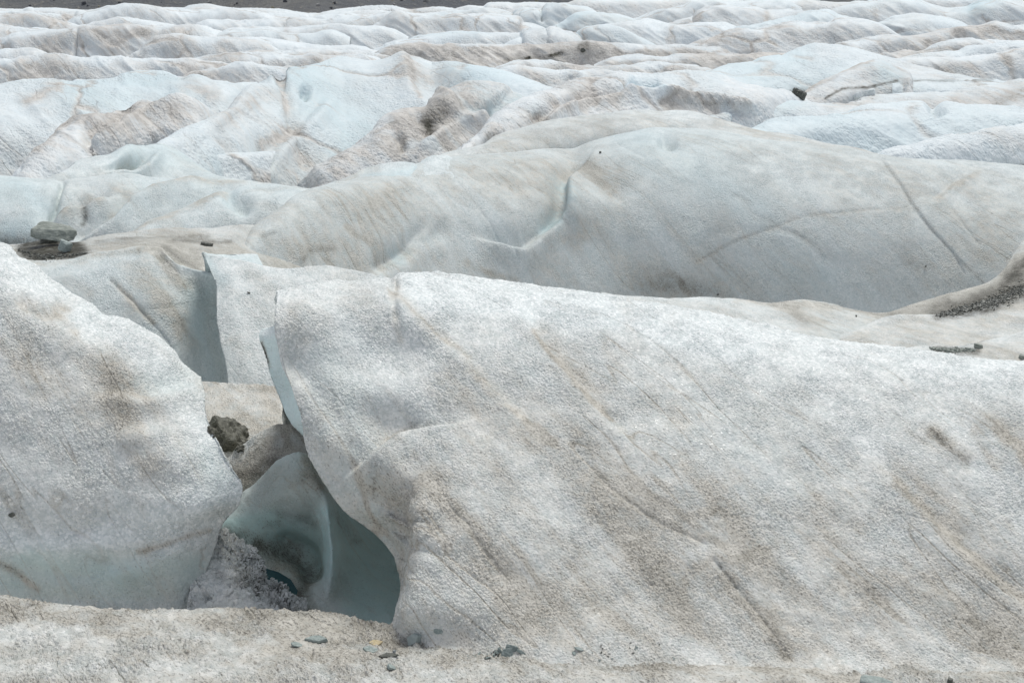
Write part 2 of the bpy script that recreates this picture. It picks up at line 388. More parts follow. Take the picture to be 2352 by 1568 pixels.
# --- near strip of coarse crystals along the bottom
loft('ice_foreground', [
    [(-90,1358,4.12),(0,1368,4.12),(60,1378,4.12),(110,1386,4.11),(160,1393,4.1),(220,1399,4.1),(320,1405,4.1),(400,1403,4.1),(470,1401,4.1),(560,1404,4.1),(640,1403,4.1),(720,1409,4.08),(800,1421,4.05),(870,1429,4.03),(910,1434,4.02),(1100,1446,4.02),(1500,1462,4.0),(1900,1470,4.0),(2450,1480,3.98)],
    [(-90,1400,4.0),(300,1425,3.99),(900,1450,3.96),(1500,1480,3.93),(2450,1500,3.92)],
    [(-90,1470,3.82),(300,1475,3.82),(800,1478,3.87),(1300,1500,3.85),(1800,1522,3.78),(2450,1530,3.76)],
    [(-90,1535,3.63),(800,1535,3.66),(1500,1545,3.64),(2450,1560,3.62)],
    [(-90,1640,3.40),(1200,1640,3.42),(2450,1640,3.42)]],
    ICE_CRUST, step=2.2, back=(0.9, 1.0), amp=0.016, freq=7, octs=6, base=(0.36, 0.0, 0.09), seed=3, ridg=0.6, clean=(0.0, 20),
    strokes=[(BR,38,0.75,[(560,1462),(900,1480),(1300,1505),(1700,1518),(2100,1528),(2400,1535)]), (BR,22,0.35,[(640,1468),(1000,1480),(1300,1500),(1500,1505)]),
             (BR,26,0.4,[(-60,1395),(300,1420),(700,1425),(900,1450)]), (GR,18,0.22,[(1080,1492),(1200,1500),(1500,1512),(1800,1522)]),
             (BR,20,-0.25,[(0,1530),(500,1535)]), (BR,16,-0.25,[(0,1450),(200,1455)]), (GR,8,0.3,[(1080,1492),(1210,1502)])])

# --- the big ridge on the right
def ridge_depth(u, v):
    """profile of the near ridge: gentle foot, steeper flank, rounding off to the crest"""
    vc = float(np.interp(u, [1000, 1100, 1200, 1300, 1400, 1500, 1600, 1750, 1950, 2200, 2450], [626, 635, 644, 661, 676, 693, 710, 742, 786, 814, 842]))
    v1 = 1532.0; d = 3.735; x = v1; T = lambda q: math.tan(R(PITCH) + math.atan((q - CY) / F))
    if v >= v1: return d * (T(v1)) / T(v) * 1.004
    n = max(int((v1 - v) / 8), 1); st = (v1 - v) / n
    for i in range(n):
        f = (v1 - x) / (v1 - vc); sl_ = float(np.interp(f, [0, .08, .3, .6, .85, 1], [.22, .45, .60, .58, .45, .28]))
        d = d * (T(x) + sl_) / (T(x - st) + sl_); x -= st
    return d
def ridge(rails):
    out = []
    for r in rails:
        q = []
        for u, v, d in r:
            k = min(1, max(0, (u - 960) / 140)); q.append((u, v, d + (ridge_depth(u, v) - d) * k))
        out.append(q)
    return out
loft('ice_ridge', ridge([
    [(637,670,5.0),(660,663,5.05),(700,657,5.1),(780,649,5.2),(850,645,5.25),(893,641,5.3),(904,628,5.3),(930,624,5.3),(1000,626,5.32),(1100,635,5.35),(1200,644,5.38),(1300,661,5.4),(1360,671,5.42),(1440,683,5.45),(1500,693,5.46),(1600,710,5.48),(1750,742,5.5),(1850,765,5.52),(1950,786,5.5),(2050,800,5.5),(2200,814,5.5),(2352,832,5.5),(2450,842,5.5)],
    [(634,735,4.86),(700,728,4.9),(800,720,4.98),(900,712,5.0),(950,712,5.0),(1100,725,5.03),(1400,775,5.08),(1700,830,5.12),(2000,875,5.12),(2352,915,5.1),(2450,925,5.1)],
    [(641,820,4.78),(700,820,4.8),(1000,820,4.84),(1400,880,4.86),(2000,950,4.84),(2450,990,4.85)],
    [(672,900,4.70),(760,900,4.68),(1000,910,4.68),(1400,960,4.68),(2000,1010,4.66),(2450,1050,4.64)],
    [(690,955,4.64),(760,955,4.60),(870,965,4.62),(1000,980,4.56),(1400,1030,4.55),(2000,1090,4.50),(2450,1120,4.48)],
    [(703,1020,4.58),(760,1022,4.53),(860,1030,4.50),(1000,1050,4.42),(1400,1110,4.40),(2000,1160,4.34),(2450,1180,4.32)],
    [(743,1095,4.50),(800,1097,4.47),(870,1100,4.42),(950,1108,4.33),(1000,1110,4.31),(1400,1180,4.26),(2000,1220,4.20),(2450,1240,4.20)],
    [(786,1160,4.45),(830,1165,4.42),(900,1172,4.37),(955,1165,4.26),(1010,1170,4.21),(1400,1240,4.14),(2000,1280,4.10),(2450,1295,4.10)],
    [(854,1214,4.42),(890,1216,4.39),(933,1222,4.33),(948,1222,4.20),(1010,1225,4.14),(1400,1290,4.06),(2000,1330,4.03),(2450,1345,4.03)],
    [(910,1280,4.36),(925,1280,4.34),(940,1282,4.27),(952,1282,4.14),(1010,1285,4.08),(1400,1340,4.03),(2000,1375,3.98),(2450,1390,3.98)],
    [(935,1338,4.22),(940,1338,4.18),(948,1338,4.10),(958,1338,4.05),(1010,1340,4.02),(1400,1385,3.97),(2000,1420,3.915),(2450,1430,3.91)],
    [(912,1405,4.09),(960,1405,3.97),(1200,1415,3.93),(1500,1430,3.90),(2000,1445,3.88),(2450,1455,3.87)],
    [(880,1470,4.0),(1000,1480,3.93),(1300,1490,3.83),(1500,1492,3.81),(2000,1498,3.80),(2450,1505,3.79)],
    [(870,1540,3.82),(1000,1545,3.76),(1500,1550,3.70),(2450,1560,3.68)],
    [(870,1640,3.6),(1000,1640,3.55),(1500,1640,3.5),(2450,1650,3.48)]]),
    ICE_NEAR, step=2.2, cap=22, rough=0.007, back=(1.3, 0.9), left=(0.55, 0.35), amp=0.020, freq=3.2, octs=6, base=(0.12, 0.05, 0.0), seed=11, ridg=0.35, stretch=(1, 1, 0.7), clean=(0.85, 60), trough=(0.34, 620),
    feats=[('step',7,0.028,[(838,1060),(862,1040),(885,1022),(905,1004),(940,990),(1010,978)],55),
           ('groove',9,0.012,[(905,630),(903,680),(910,730)]),
           ('groove',30,0.020,[(655,820),(700,860),(750,930),(800,1010)]),
           ('step',16,0.018,[(912,676),(950,715),(1000,768),(1060,810),(1110,868),(1170,930)],45),
           ('step',12,0.016,[(1215,740),(1250,795),(1300,850),(1350,910),(1410,975)],50),
           ('step',12,0.016,[(2050,1100),(2110,1165),(2170,1222),(2240,1290),(2320,1360)],50),
           ('step',12,0.018,[(2265,950),(2310,1000),(2352,1050),(2400,1100)],50),
           ('crack',6,0.007,[(1640,1290),(1700,1360),(1760,1430),(1815,1505)]),
           ('crack',6,0.005,[(1300,1000),(1370,1090),(1440,1150),(1520,1200),(1620,1250)]),
           ('crack',6,0.005,[(1000,1105),(1040,1170),(1075,1200),(1110,1260),(1160,1320)]),
           ('groove',24,0.02,[(935,1120),(925,1180),(935,1260)]),
           ('groove',45,-0.03,[(965,1180),(975,1300),(950,1400)])],
    strokes=[(BR,9,0.5,[(905,640),(906,690),(905,735),(915,780)]),
             (BR,12,0.7,[(915,680),(950,715),(1000,765),(1060,805),(1100,860),(1160,920),(1200,960),(1260,1010)]),
             (BR,42,0.45,[(690,690),(750,700),(830,690)]), (BR,22,0.4,[(670,730),(700,770)]),
             (BR,26,0.6,[(1240,760),(1275,810),(1330,860),(1370,910)]), (BR,7,0.9,[(1222,765),(1250,800),(1290,845),(1340,900),(1400,960)]),
             (BR,22,0.45,[(1400,790),(1420,850)]), (BR,18,0.3,[(1430,700),(1460,790)]), (BR,22,0.3,[(1540,740),(1560,770)]),
             (BR,34,0.45,[(1020,900),(1100,960),(1200,1010)]), (BR,30,0.4,[(1060,860),(1150,960),(1230,1000)]),
             (BR,75,0.45,[(1300,950),(1420,1090),(1580,1190),(1700,1280)]),
             (BR,60,0.45,[(1130,1000),(1250,1120),(1400,1250),(1560,1330)]),
             (BR,40,0.4,[(1000,1110),(1080,1200),(1150,1310)]), (BR,7,0.9,[(1035,1150),(1070,1200),(1110,1255),(1170,1330)]),
             (BR,90,0.45,[(1350,1350),(1550,1380),(1800,1450)]), (BR,60,0.35,[(1200,1400),(1500,1450)]),
             (BR,16,1.0,[(1640,1290),(1690,1350),(1750,1420),(1815,1500)]), (GR,6,0.35,[(1650,1300),(1690,1345)]), (GR,8,0.45,[(1770,1470),(1810,1505)]),
             (BR,9,0.8,[(1370,1090),(1440,1150),(1520,1190),(1610,1240)]), (BR,8,0.8,[(1450,1110),(1560,1180),(1650,1250),(1720,1290)]),
             (BR,14,0.95,[(2060,1110),(2110,1160),(2170,1222),(2230,1280)]), (BR,10,0.8,[(2230,1280),(2300,1340),(2370,1390)]),
             (BR,17,0.8,[(2140,990),(2175,1025),(2220,1060)]), (GR,8,0.35,[(2140,990),(2165,1020)]), (GR,8,0.3,[(2150,1000),(2190,1040),(2220,1058)]),
             (BR,20,0.95,[(2270,955),(2315,1005),(2360,1060)]), (GR,7,0.4,[(2272,960),(2300,990)]), (BR,40,0.5,[(2300,960),(2380,1050)]),
             (BR,11,0.8,[(2240,1000),(2265,1040),(2290,1075)]), (BR,30,0.5,[(2050,1060),(2130,1120),(2200,1190)]),
             (BR,34,0.45,[(1945,1150),(1975,1200)]), (BR,30,0.4,[(1850,1150),(1900,1230)]), (BR,60,0.3,[(2100,1300),(2352,1480)]),
             (BR,30,0.5,[(2280,1450),(2352,1500)]), (BR,70,0.25,[(1700,1100),(1900,1300),(2000,1400)]), (BR,25,0.35,[(1480,900),(1560,980)]),
             (BR,9,0.5,[(1540,1200),(1640,1180)]), (BR,9,0.6,[(1580,1310),(1700,1280),(1780,1250)]),
             (GR,13,0.35,[(935,975),(960,966),(1000,966)]), (BR,10,0.9,[(905,1000),(930,988)]), (GR,9,0.25,[(870,1070),(860,1140)]),
             (BR,20,0.5,[(960,1108),(1000,1100)]), (BR,30,0.25,[(880,1120),(930,1180)]), (BR,40,-0.3,[(980,680),(1300,720),(1700,800)]),
             (BL,80,0.25,[(760,830),(800,980),(820,1100)]), (BL,110,0.10,[(1600,1000),(1800,1050)]), (BL,22,0.4,[(850,1180),(905,1260)])])

# --- thin translucent fin behind its left edge
loft('ice_fin', [
    [(600,757,5.25),(650,742,5.15)], [(594,772,5.22),(655,765,5.1)], [(606,812,5.18),(660,805,5.06)], [(620,862,5.12),(680,860,4.98)],
    [(641,915,5.05),(710,915,4.9)], [(667,968,4.95),(730,968,4.82)], [(697,1003,4.9),(760,1003,4.78)]],
    ICE_DEEP, step=2.4, rough=0.006, back=(0.3, 0.04), left=(0.4, 0.3), amp=0.008, freq=5, octs=5, base=(0.0, 0.7, 0.0), seed=21,
    strokes=[(BL,14,-0.6,[(600,760),(650,750)]), (BR,4,1.2,[(598,785),(606,812),(614,840)]), (GR,3,0.8,[(598,788),(606,812),(612,830)])])

# --- ice block on the left
loft('ice_block', [
    [(-100,480,5.65),(0,553,5.55),(24,562,5.54),(45,590,5.5),(75,606,5.5),(110,640,5.5),(135,657,5.5),(160,671,5.48),(215,702,5.42),(240,722,5.4),(275,727,5.38),(330,755,5.33),(375,786,5.28),(400,810,5.25),(415,832,5.23),(445,856,5.2),(458,868,5.18)],
    [(-100,620,5.30),(100,720,5.2),(300,830,5.15),(430,880,5.12),(469,905,5.08)],
    [(-100,740,5.10),(200,850,5.04),(400,920,5.0),(473,945,4.98)],
    [(-100,870,4.94),(200,950,4.9),(420,995,4.85),(500,1005,4.84)],
    [(-100,980,4.83),(200,1030,4.80),(420,1050,4.74),(538,1075,4.74)],
    [(-100,1080,4.73),(200,1100,4.71),(450,1110,4.66),(558,1118,4.68)],
    [(-100,1150,4.66),(200,1160,4.64),(450,1165,4.6),(548,1160,4.66)],
    [(-100,1215,4.61),(200,1215,4.6),(400,1212,4.58),(505,1212,4.66)],
    [(-100,1265,4.57),(200,1272,4.56),(400,1265,4.56),(486,1270,4.64)],
    [(-100,1310,4.56),(200,1320,4.56),(400,1320,4.55),(470,1325,4.62)],
    [(-100,1370,4.52),(200,1370,4.53),(400,1370,4.53),(458,1375,4.56)],
    [(-100,1440,4.42),(200,1440,4.42),(450,1440,4.45)]],
    ICE_NEAR, step=2.2, cap=22, rough=0.007, back=(1.2, 0.9), right=(0.6, 0.5), amp=0.022, freq=3.0, octs=6, base=(0.15, 0.04, 0.0), seed=31, ridg=0.35,
    feats=[('groove',22,0.022,[(60,690),(110,712),(150,700)]), ('groove',26,0.022,[(250,890),(330,900),(420,880)]), ('groove',22,-0.02,[(260,915),(350,925),(430,900)]),
           ('groove',20,-0.015,[(290,1010),(380,1005)]), ('step',12,0.010,[(90,1320),(200,1330),(330,1290),(470,1215)],50)],
    strokes=[(BR,16,0.9,[(60,692),(110,712),(150,700)]), (BR,12,0.8,[(135,710),(165,745),(175,760)]), (BR,18,0.7,[(20,790),(60,850),(100,900)]),
             (BR,60,0.4,[(30,720),(150,800),(260,900)]), (BR,50,0.35,[(100,860),(170,930)]), (BR,60,0.2,[(0,960),(200,1010),(330,1000)]),
             (BR,35,0.45,[(230,830),(280,900),(330,960)]), (BR,40,-0.3,[(0,600),(100,680),(300,790),(400,870)]), (BR,45,0.35,[(250,950),(300,1030),(340,1060)]),
             (BR,40,0.3,[(330,880),(440,880)]), (BR,40,-0.3,[(450,960),(500,1060),(540,1120)]), (BR,50,-0.25,[(0,1250),(200,1260),(450,1180)]),
             (BL,50,0.65,[(-60,1330),(100,1345),(250,1350),(440,1340)]), (BL,28,0.5,[(60,1290),(200,1300),(300,1310),(400,1290),(450,1290)]), (BL,40,0.2,[(480,1060),(500,1140)]),
             (BL,30,0.3,[(300,880),(420,880)]), (BR,8,0.7,[(-10,1290),(50,1320),(90,1355)]), (GR,5,0.2,[(-10,1290),(50,1320)]), (BR,6,0.7,[(320,1270),(350,1260),(480,1215)])])

# --- pit between them: slab behind, speckled mound, hollowed block, crust
loft('ice_slab', [
    [(420,870,6.65),(440,873,6.65),(475,877,6.62),(540,881,6.6),(600,883,6.6),(640,886,6.6),(740,888,6.6)],
    [(420,940,6.4),(740,945,6.35)], [(420,1020,6.15),(740,1020,6.1)], [(420,1090,5.95),(740,1090,5.9)]],
    ICE_NEAR, step=2.6, rough=0.008, back=(0.8, 0.6), amp=0.02, freq=3, octs=6, base=(0.42, 0.0, 0.0), seed=41,
    strokes=[(BR,14,0.6,[(470,882),(560,890),(640,890)]), (BR,25,0.5,[(590,900),(650,905)]), (BR,30,0.3,[(560,960),(640,950)]), (GR,8,0.5,[(480,975),(520,972),(570,1015)])])
loft('ice_mound', [
    [(505,1065,5.95),(530,1050,5.93),(545,1032,5.9),(563,1022,5.88),(580,1006,5.87),(610,986,5.86),(640,976,5.85),(670,979,5.84),(690,988,5.83),(720,1004,5.82),(760,1020,5.8)],
    [(510,1080,5.85),(560,1060,5.76),(620,1030,5.70),(690,1030,5.68),(760,1050,5.68)],
    [(520,1130,5.72),(580,1110,5.6),(640,1080,5.56),(760,1090,5.54)], [(520,1200,5.6),(640,1160,5.5),(760,1160,5.45)]],
    ICE_NEAR, step=2.4, rough=0.006, back=(0.5, 0.5), amp=0.02, freq=5, octs=6, base=(0.5, 0.0, 0.16), seed=43,
    strokes=[(BR,10,1.0,[(645,980),(680,988),(700,998)]), (BR,8,0.8,[(655,990),(662,1040)]), (GR,14,0.45,[(560,1090),(600,1080),(630,1060)]), (BR,22,0.9,[(565,1095),(590,1070)])])
loft('ice_hollow_block', [
    [(480,1160,5.58),(530,1140,5.56),(562,1125,5.5),(588,1111,5.48),(616,1084,5.45),(644,1056,5.42),(686,1037,5.4),(705,1042,5.4),(720,1060,5.38),(760,1100,5.4),(830,1120,5.6),(960,1130,5.9)],
    [(475,1190,5.36),(560,1165,5.30),(640,1150,5.22),(700,1140,5.14),(742,1140,5.06),(790,1160,5.35),(860,1180,5.7),(960,1190,5.9)],
    [(470,1225,5.22),(560,1222,5.18),(640,1210,5.20),(710,1200,5.20),(738,1205,5.06),(757,1210,4.94),(775,1215,5.1),(820,1220,5.35),(880,1230,5.6),(970,1230,5.8)],
    [(465,1285,5.12),(560,1275,5.12),(640,1262,5.2),(700,1262,5.22),(735,1272,5.08),(763,1275,4.85),(785,1278,5.0),(840,1284,5.15),(900,1290,5.28),(970,1290,5.4)],
    [(455,1340,5.0),(560,1335,4.98),(640,1325,5.02),(700,1328,5.02),(735,1332,4.90),(758,1332,4.80),(785,1335,4.92),(840,1340,4.98),(900,1345,5.06),(970,1345,5.15)],
    [(450,1400,4.85),(600,1390,4.83),(680,1385,4.82),(742,1392,4.72),(800,1397,4.74),(900,1402,4.78),(960,1402,4.82)],
    [(450,1470,4.6),(700,1470,4.5),(970,1470,4.5)]],
    ICE_DEEP, step=2.4, rough=0.006, back=(0.5, 0.4), amp=0.016, freq=4, octs=6, base=(0.08, 0.3, 0.01), seed=45, diag=0.5,
    feats=[('groove',26,0.05,[(660,1250),(700,1270),(712,1310)]), ('groove',20,0.06,[(610,1330),(655,1350)])],
    strokes=[(BL,34,1.2,[(540,1215),(640,1215),(715,1240),(735,1290)]), (BL,55,1.3,[(800,1190),(850,1260),(900,1330),(880,1400)]), (BL,60,0.5,[(820,1300),(840,1390)]),
             (BL,22,0.6,[(890,1290),(925,1340),(910,1400)]),
             (GR,20,0.62,[(520,1232),(560,1240),(620,1262),(680,1280),(704,1300),(700,1350),(690,1400)]), (BR,34,0.7,[(590,1270),(660,1300),(700,1340),(700,1390)]),
             (GR,12,0.35,[(650,1180),(690,1190),(715,1200)]), (GR,10,0.3,[(600,1205),(640,1200)]), (BR,16,0.7,[(700,1050),(725,1090),(740,1120)]), (GR,10,0.3,[(730,1100),(738,1140)]),
             (BR,30,0.35,[(640,1100),(690,1110)]), (GR,12,0.3,[(770,1180),(810,1240)]), (BR,14,-0.5,[(745,1180),(762,1260),(752,1340)])])
loft('ice_crust', [
    [(455,1235,4.80),(485,1222,4.78),(513,1221,4.77),(528,1232,4.77),(545,1238,4.76),(567,1256,4.75),(588,1281,4.74),(597,1300,4.74),(597,1335,4.72),(612,1343,4.72),(630,1346,4.71),(651,1356,4.70),(675,1367,4.69),(702,1386,4.67)],
    [(450,1270,4.70),(520,1265,4.69),(570,1310,4.66),(610,1362,4.64),(660,1378,4.63),(702,1398,4.62)],
    [(440,1330,4.58),(520,1335,4.55),(580,1370,4.54),(702,1412,4.54)],
    [(430,1400,4.45),(560,1410,4.44),(702,1430,4.44)], [(430,1480,4.32),(702,1480,4.32)]],
    ICE_PIT, step=1.8, back=(0.16, 0.22), right=(0.1, 0.12), amp=0.022, freq=9, octs=6, base=(0.05, 0.0, 0.0), seed=47, ridg=0.7,
    strokes=[(GR,13,0.5,[(540,1300),(565,1330),(590,1345)]), (GR,10,0.4,[(500,1320),(560,1350)]), (GR,9,0.45,[(620,1385),(690,1410)]), (GR,7,0.4,[(460,1400),(600,1404)])])

# meltwater in the hollow
me = bpy.data.meshes.new('meltwater'); bm = bmesh.new()
pw = [world(np.float64(u), np.float64(v), 1.0) for u, v in [(560,1290),(595,1300),(640,1313),(668,1330),(684,1356),(676,1385),(640,1396),(590,1385),(565,1345)]]
zs = -2.36
vs = [bm.verts.new(tuple(p * (zs / p[2]))) for p in pw]; bm.faces.new(vs); bm.to_mesh(me); bm.free()
me.materials.append(WATER); o = bpy.data.objects.new('meltwater', me); col.objects.link(o); o['kind'] = 'structure'

# --- middle distance, left: crevasse wall, dirty shelf, pointed slab
loft('crevasse_wall', [
    [(-100,600,9.0),(40,600,8.95),(73,599,8.95),(98,598,8.95),(165,594,8.92),(224,581,8.92),(280,575,8.92),(332,568,8.92),(364,571,8.9),(388,591,8.75),(413,609,8.7),(451,623,8.7),(476,630,8.7),(540,650,8.7)],
    [(-100,640,8.72),(224,620,8.68),(332,610,8.68),(413,640,8.62),(476,668,8.68),(540,700,8.75)],
    [(-100,720,8.50),(224,700,8.42),(332,700,8.36),(413,710,8.42),(476,720,8.60),(540,760,8.75)],
    [(-100,800,8.30),(224,790,8.18),(400,790,8.22),(476,800,8.45),(540,820,8.65)],
    [(-100,930,8.0),(224,930,7.9),(400,930,8.0),(476,930,8.2),(540,930,8.4)]],
    ICE_MID, step=2.8, back=(1.2, 0.25), amp=0.035, freq=1.6, octs=6, base=(0.12, 0.35, 0.0), seed=51,
    feats=[('crack',4,0.012,[(250,640),(280,668),(305,690),(330,720),(370,760),(400,800)])],
    strokes=[(BR,10,0.9,[(60,602),(165,600),(224,586),(332,572),(364,580)]), (BR,13,1.0,[(362,574),(385,610),(400,640),(420,660)]), (BR,16,0.6,[(330,600),(380,680),(410,740),(440,790)]),
             (BR,7,0.9,[(260,645),(290,678),(310,700),(350,740)]), (GR,5,0.2,[(405,720),(430,760),(445,780)]), (BR,22,0.5,[(300,630),(360,680),(420,760)]), (BL,40,0.5,[(460,680),(480,780),(500,860)]),
             (BR,14,0.5,[(150,640),(210,680)]), (BR,20,0.35,[(230,660),(300,720)])])
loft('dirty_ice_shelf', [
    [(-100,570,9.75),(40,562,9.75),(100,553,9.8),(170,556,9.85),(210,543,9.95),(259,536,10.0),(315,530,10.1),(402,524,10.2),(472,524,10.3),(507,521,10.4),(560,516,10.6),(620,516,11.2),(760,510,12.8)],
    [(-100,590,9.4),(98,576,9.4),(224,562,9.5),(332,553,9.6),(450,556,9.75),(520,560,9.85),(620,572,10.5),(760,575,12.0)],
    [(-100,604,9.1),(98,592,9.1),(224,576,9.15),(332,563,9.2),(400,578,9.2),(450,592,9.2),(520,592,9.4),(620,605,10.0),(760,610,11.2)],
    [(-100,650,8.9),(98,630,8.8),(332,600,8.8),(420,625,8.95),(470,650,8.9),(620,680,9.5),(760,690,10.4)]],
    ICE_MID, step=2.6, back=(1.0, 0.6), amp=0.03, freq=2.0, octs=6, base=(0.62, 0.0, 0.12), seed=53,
    strokes=[(GR,15,1.5,[(60,562),(110,560),(150,566),(172,570)]), (GR,14,0.9,[(50,578),(120,584),(190,582)]), (GR,8,0.8,[(60,592),(165,592)]), (GR,5,0.45,[(400,555),(470,550),(530,550)]), (BR,16,0.7,[(400,580),(450,610),(490,640)]), (GR,4,0.35,[(220,560),(350,548),(480,540)]), (GR,6,0.35,[(380,572),(430,600),(470,625)])])  # leading dark strokes paint the shade of the hollow under the boulder
loft('ice_slab', [
    [(467,582,8.5),(490,586,8.48),(525,592,8.45),(567,600,8.42),(612,611,8.4),(665,617,8.4),(735,612,8.5),(820,625,8.5),(920,650,8.4)],
    [(484,622,8.32),(540,630,8.28),(700,650,8.25),(920,690,8.2)],
    [(498,662,8.18),(540,668,8.12),(700,690,8.1),(920,720,8.1)],
    [(498,710,8.0),(540,715,7.95),(700,730,7.95),(920,760,7.95)],
    [(508,780,7.8),(560,785,7.75),(700,790,7.75),(920,800,7.75)],
    [(524,860,7.6),(580,862,7.55),(920,870,7.55)], [(530,930,7.45),(920,930,7.4)]],
    ICE_MID, step=2.8, back=(0.9, 0.9), left=(0.5, 0.35), amp=0.025, freq=1.8, octs=6, base=(0.14, 0.06, 0.0), seed=55,
    strokes=[(BR,26,0.4,[(570,620),(600,670),(620,720)]), (BR,16,0.4,[(540,780),(600,830)]), (BR,30,0.45,[(720,610),(820,630)]), (BL,16,0.6,[(470,590),(500,640)])])

# --- the long middle ridge
loft('ice_ridge', [
    [(560,556,10.4),(567,545,10.45),(574,528,10.6),(595,507,10.8),(640,475,11.1),(682,447,11.5),(735,426,11.9),(784,413,12.2),(830,402,12.5),(900,386,12.9),(960,374,13.2),(1017,364,13.5),(1107,354,13.8),(1200,346,14.1),(1317,333,14.5),(1351,323,14.6),(1401,312,14.7),(1451,301,14.7),(1517,291,14.7),(1568,292,14.7),(1635,298,14.6),(1701,309,14.5),(1755,318,14.4),(1818,323,14.3),(1901,338,14.1),(1968,347,14.0),(2028,359,13.9),(2101,366,13.8),(2195,368,13.8),(2352,378,13.7),(2460,385,13.6)],
    [(566,570,10.2),(640,510,10.7),(784,450,11.6),(960,415,12.5),(1107,400,13.0),(1317,385,13.5),(1517,350,13.5),(1701,360,13.5),(1901,390,13.3),(2101,410,13.1),(2460,440,12.8)],
    [(570,600,10.0),(700,560,10.5),(900,500,11.4),(1200,470,12.1),(1280,470,12.2),(1320,462,12.0),(1517,460,12.2),(1800,480,12.1),(2101,500,11.9),(2460,530,11.5)],
    [(580,640,9.9),(800,620,10.3),(1000,590,10.9),(1200,580,11.2),(1500,590,11.3),(2000,620,11.1),(2460,640,10.6)],
    [(600,700,9.7),(900,690,10.1),(1200,690,10.6),(1500,700,10.7),(2000,720,10.5),(2460,760,10)],
    [(600,800,9.4),(1500,800,10.2),(2460,860,9.6)]],
    ICE_MID, step=2.6, steep=0.5, cap=16, back=(2.0, 0.9), left=(1.5, 1.0), amp=0.042, freq=0.8, octs=7, base=(0.20, 0.32, 0.06), seed=61, ridg=0.3, stretch=(1, 1, 0.8),
    feats=[('step',5,-0.075,[(1330,380),(1302,412),(1303,462),(1300,485),(1275,515),(1235,548),(1204,572),(1150,560)],38),
           ('groove',14,0.02,[(1290,410),(1288,460),(1260,510)]), ('groove',30,0.05,[(1310,370),(1360,390),(1420,430)]),
           ('groove',24,0.05,[(880,610),(930,590),(960,560),(1010,530)]), ('step',10,0.05,[(905,600),(940,580),(965,545)],40),
           ('step',4,-0.006,[(2030,375),(2070,425),(2100,470),(2145,530),(2200,590)],28), ('crack',3,0.009,[(2030,375),(2070,425),(2097,475),(2138,524),(2190,578),(2215,625)]),
           ('crack',3,0.006,[(1600,600),(1700,550),(1850,498),(2000,480),(2080,475),(2110,452),(2160,440)]), 
           ('groove',14,0.10,[(1525,318),(1540,325)]), ('step',6,0.02,[(2160,450),(2190,425),(2230,400)],20), ('crack',3,0.008,[(2110,400),(2170,460),(2250,560)]),
           ('crack',3,0.009,[(1025,375),(1065,430),(1110,490),(1150,540),(1185,590)]), ('crack',3,0.008,[(1420,330),(1480,360)])],
    strokes=[(BR,60,0.45,[(900,470),(1100,420),(1300,370)]), (BR,40,0.5,[(700,560),(760,590),(850,600)]), (GR,9,0.30,[(690,600),(720,575),(760,570)]),
             (GR,22,0.25,[(1340,370),(1370,400),(1400,425)]), (BR,26,0.7,[(1310,370),(1370,400),(1410,420)]), (BR,45,0.35,[(960,600),(1100,640),(1250,660)]),
             (GR,22,0.28,[(1490,665),(1560,655),(1620,670)]), (GR,20,0.18,[(1540,640),(1600,660)]), (BR,45,0.5,[(1450,640),(1560,660),(1650,670)]),
             (BR,30,0.45,[(1250,590),(1330,530),(1400,500)]), (BR,45,0.4,[(1900,350),(2050,400),(2100,400)]), (BR,24,0.45,[(1920,490),(2000,485),(2070,475)]),
             (BR,60,0.35,[(2060,580),(2150,620),(2230,600)]), (GR,16,0.14,[(2080,590),(2140,620)]), (BR,8,0.8,[(2160,450),(2190,425),(2240,400)]),
             (BR,50,0.3,[(2220,420),(2300,520)]), (BR,5,0.35,[(1600,600),(1700,550),(1850,498),(2000,480),(2080,475)]), (GR,2.5,0.2,[(2030,375),(2070,425),(2100,470),(2145,530),(2200,590),(2260,650)]), (BL,15,1.3,[(1296,410),(1297,460),(1285,495),(1262,520)]), (BL,14,0.6,[(915,600),(930,580)]),
             (BR,6,0.7,[(794,520),(820,540),(846,553)]), (BR,6,0.7,[(1072,600),(1090,620),(1180,640)]), (BR,14,0.4,[(860,470),(900,440),(940,430)]),
             (BL,60,0.25,[(1480,340),(1600,400),(1750,480)]), (BL,40,0.25,[(1800,600),(1900,640)]), (BR,70,-0.15,[(1450,320),(1600,380),(1700,450)]),
             (BR,24,0.5,[(620,560),(680,580),(760,560)]), (GR,6,0.3,[(605,545),(630,535)]), (BR,16,0.6,[(570,545),(590,515),(650,470)]), (BR,50,0.3,[(700,480),(800,450),(880,500)])])
loft('ice_hummock', [
    [(740,428,12.6),(784,412,12.6),(810,398,12.65),(850,386,12.8),(890,378,12.9),(930,375,13.0),(952,379,13.0),(960,388,13.0),(972,372,13.3),(1000,360,13.4),(1025,360,13.5),(1045,372,13.5)],
    [(740,450,12.3),(850,410,12.4),(960,405,12.6),(1045,395,13.0)], [(740,480,12.0),(1045,440,12.6)]],
    ICE_MID, step=2.6, back=(0.5, 0.35), left=(0.4, 0.3), right=(0.4, 0.3), amp=0.03, freq=2, octs=5, base=(0.08, 0.25, 0.0), seed=63,
    strokes=[(BL,16,0.6,[(860,410),(920,400),(950,390)]), (BR,10,0.6,[(784,415),(830,395),(860,385)])])
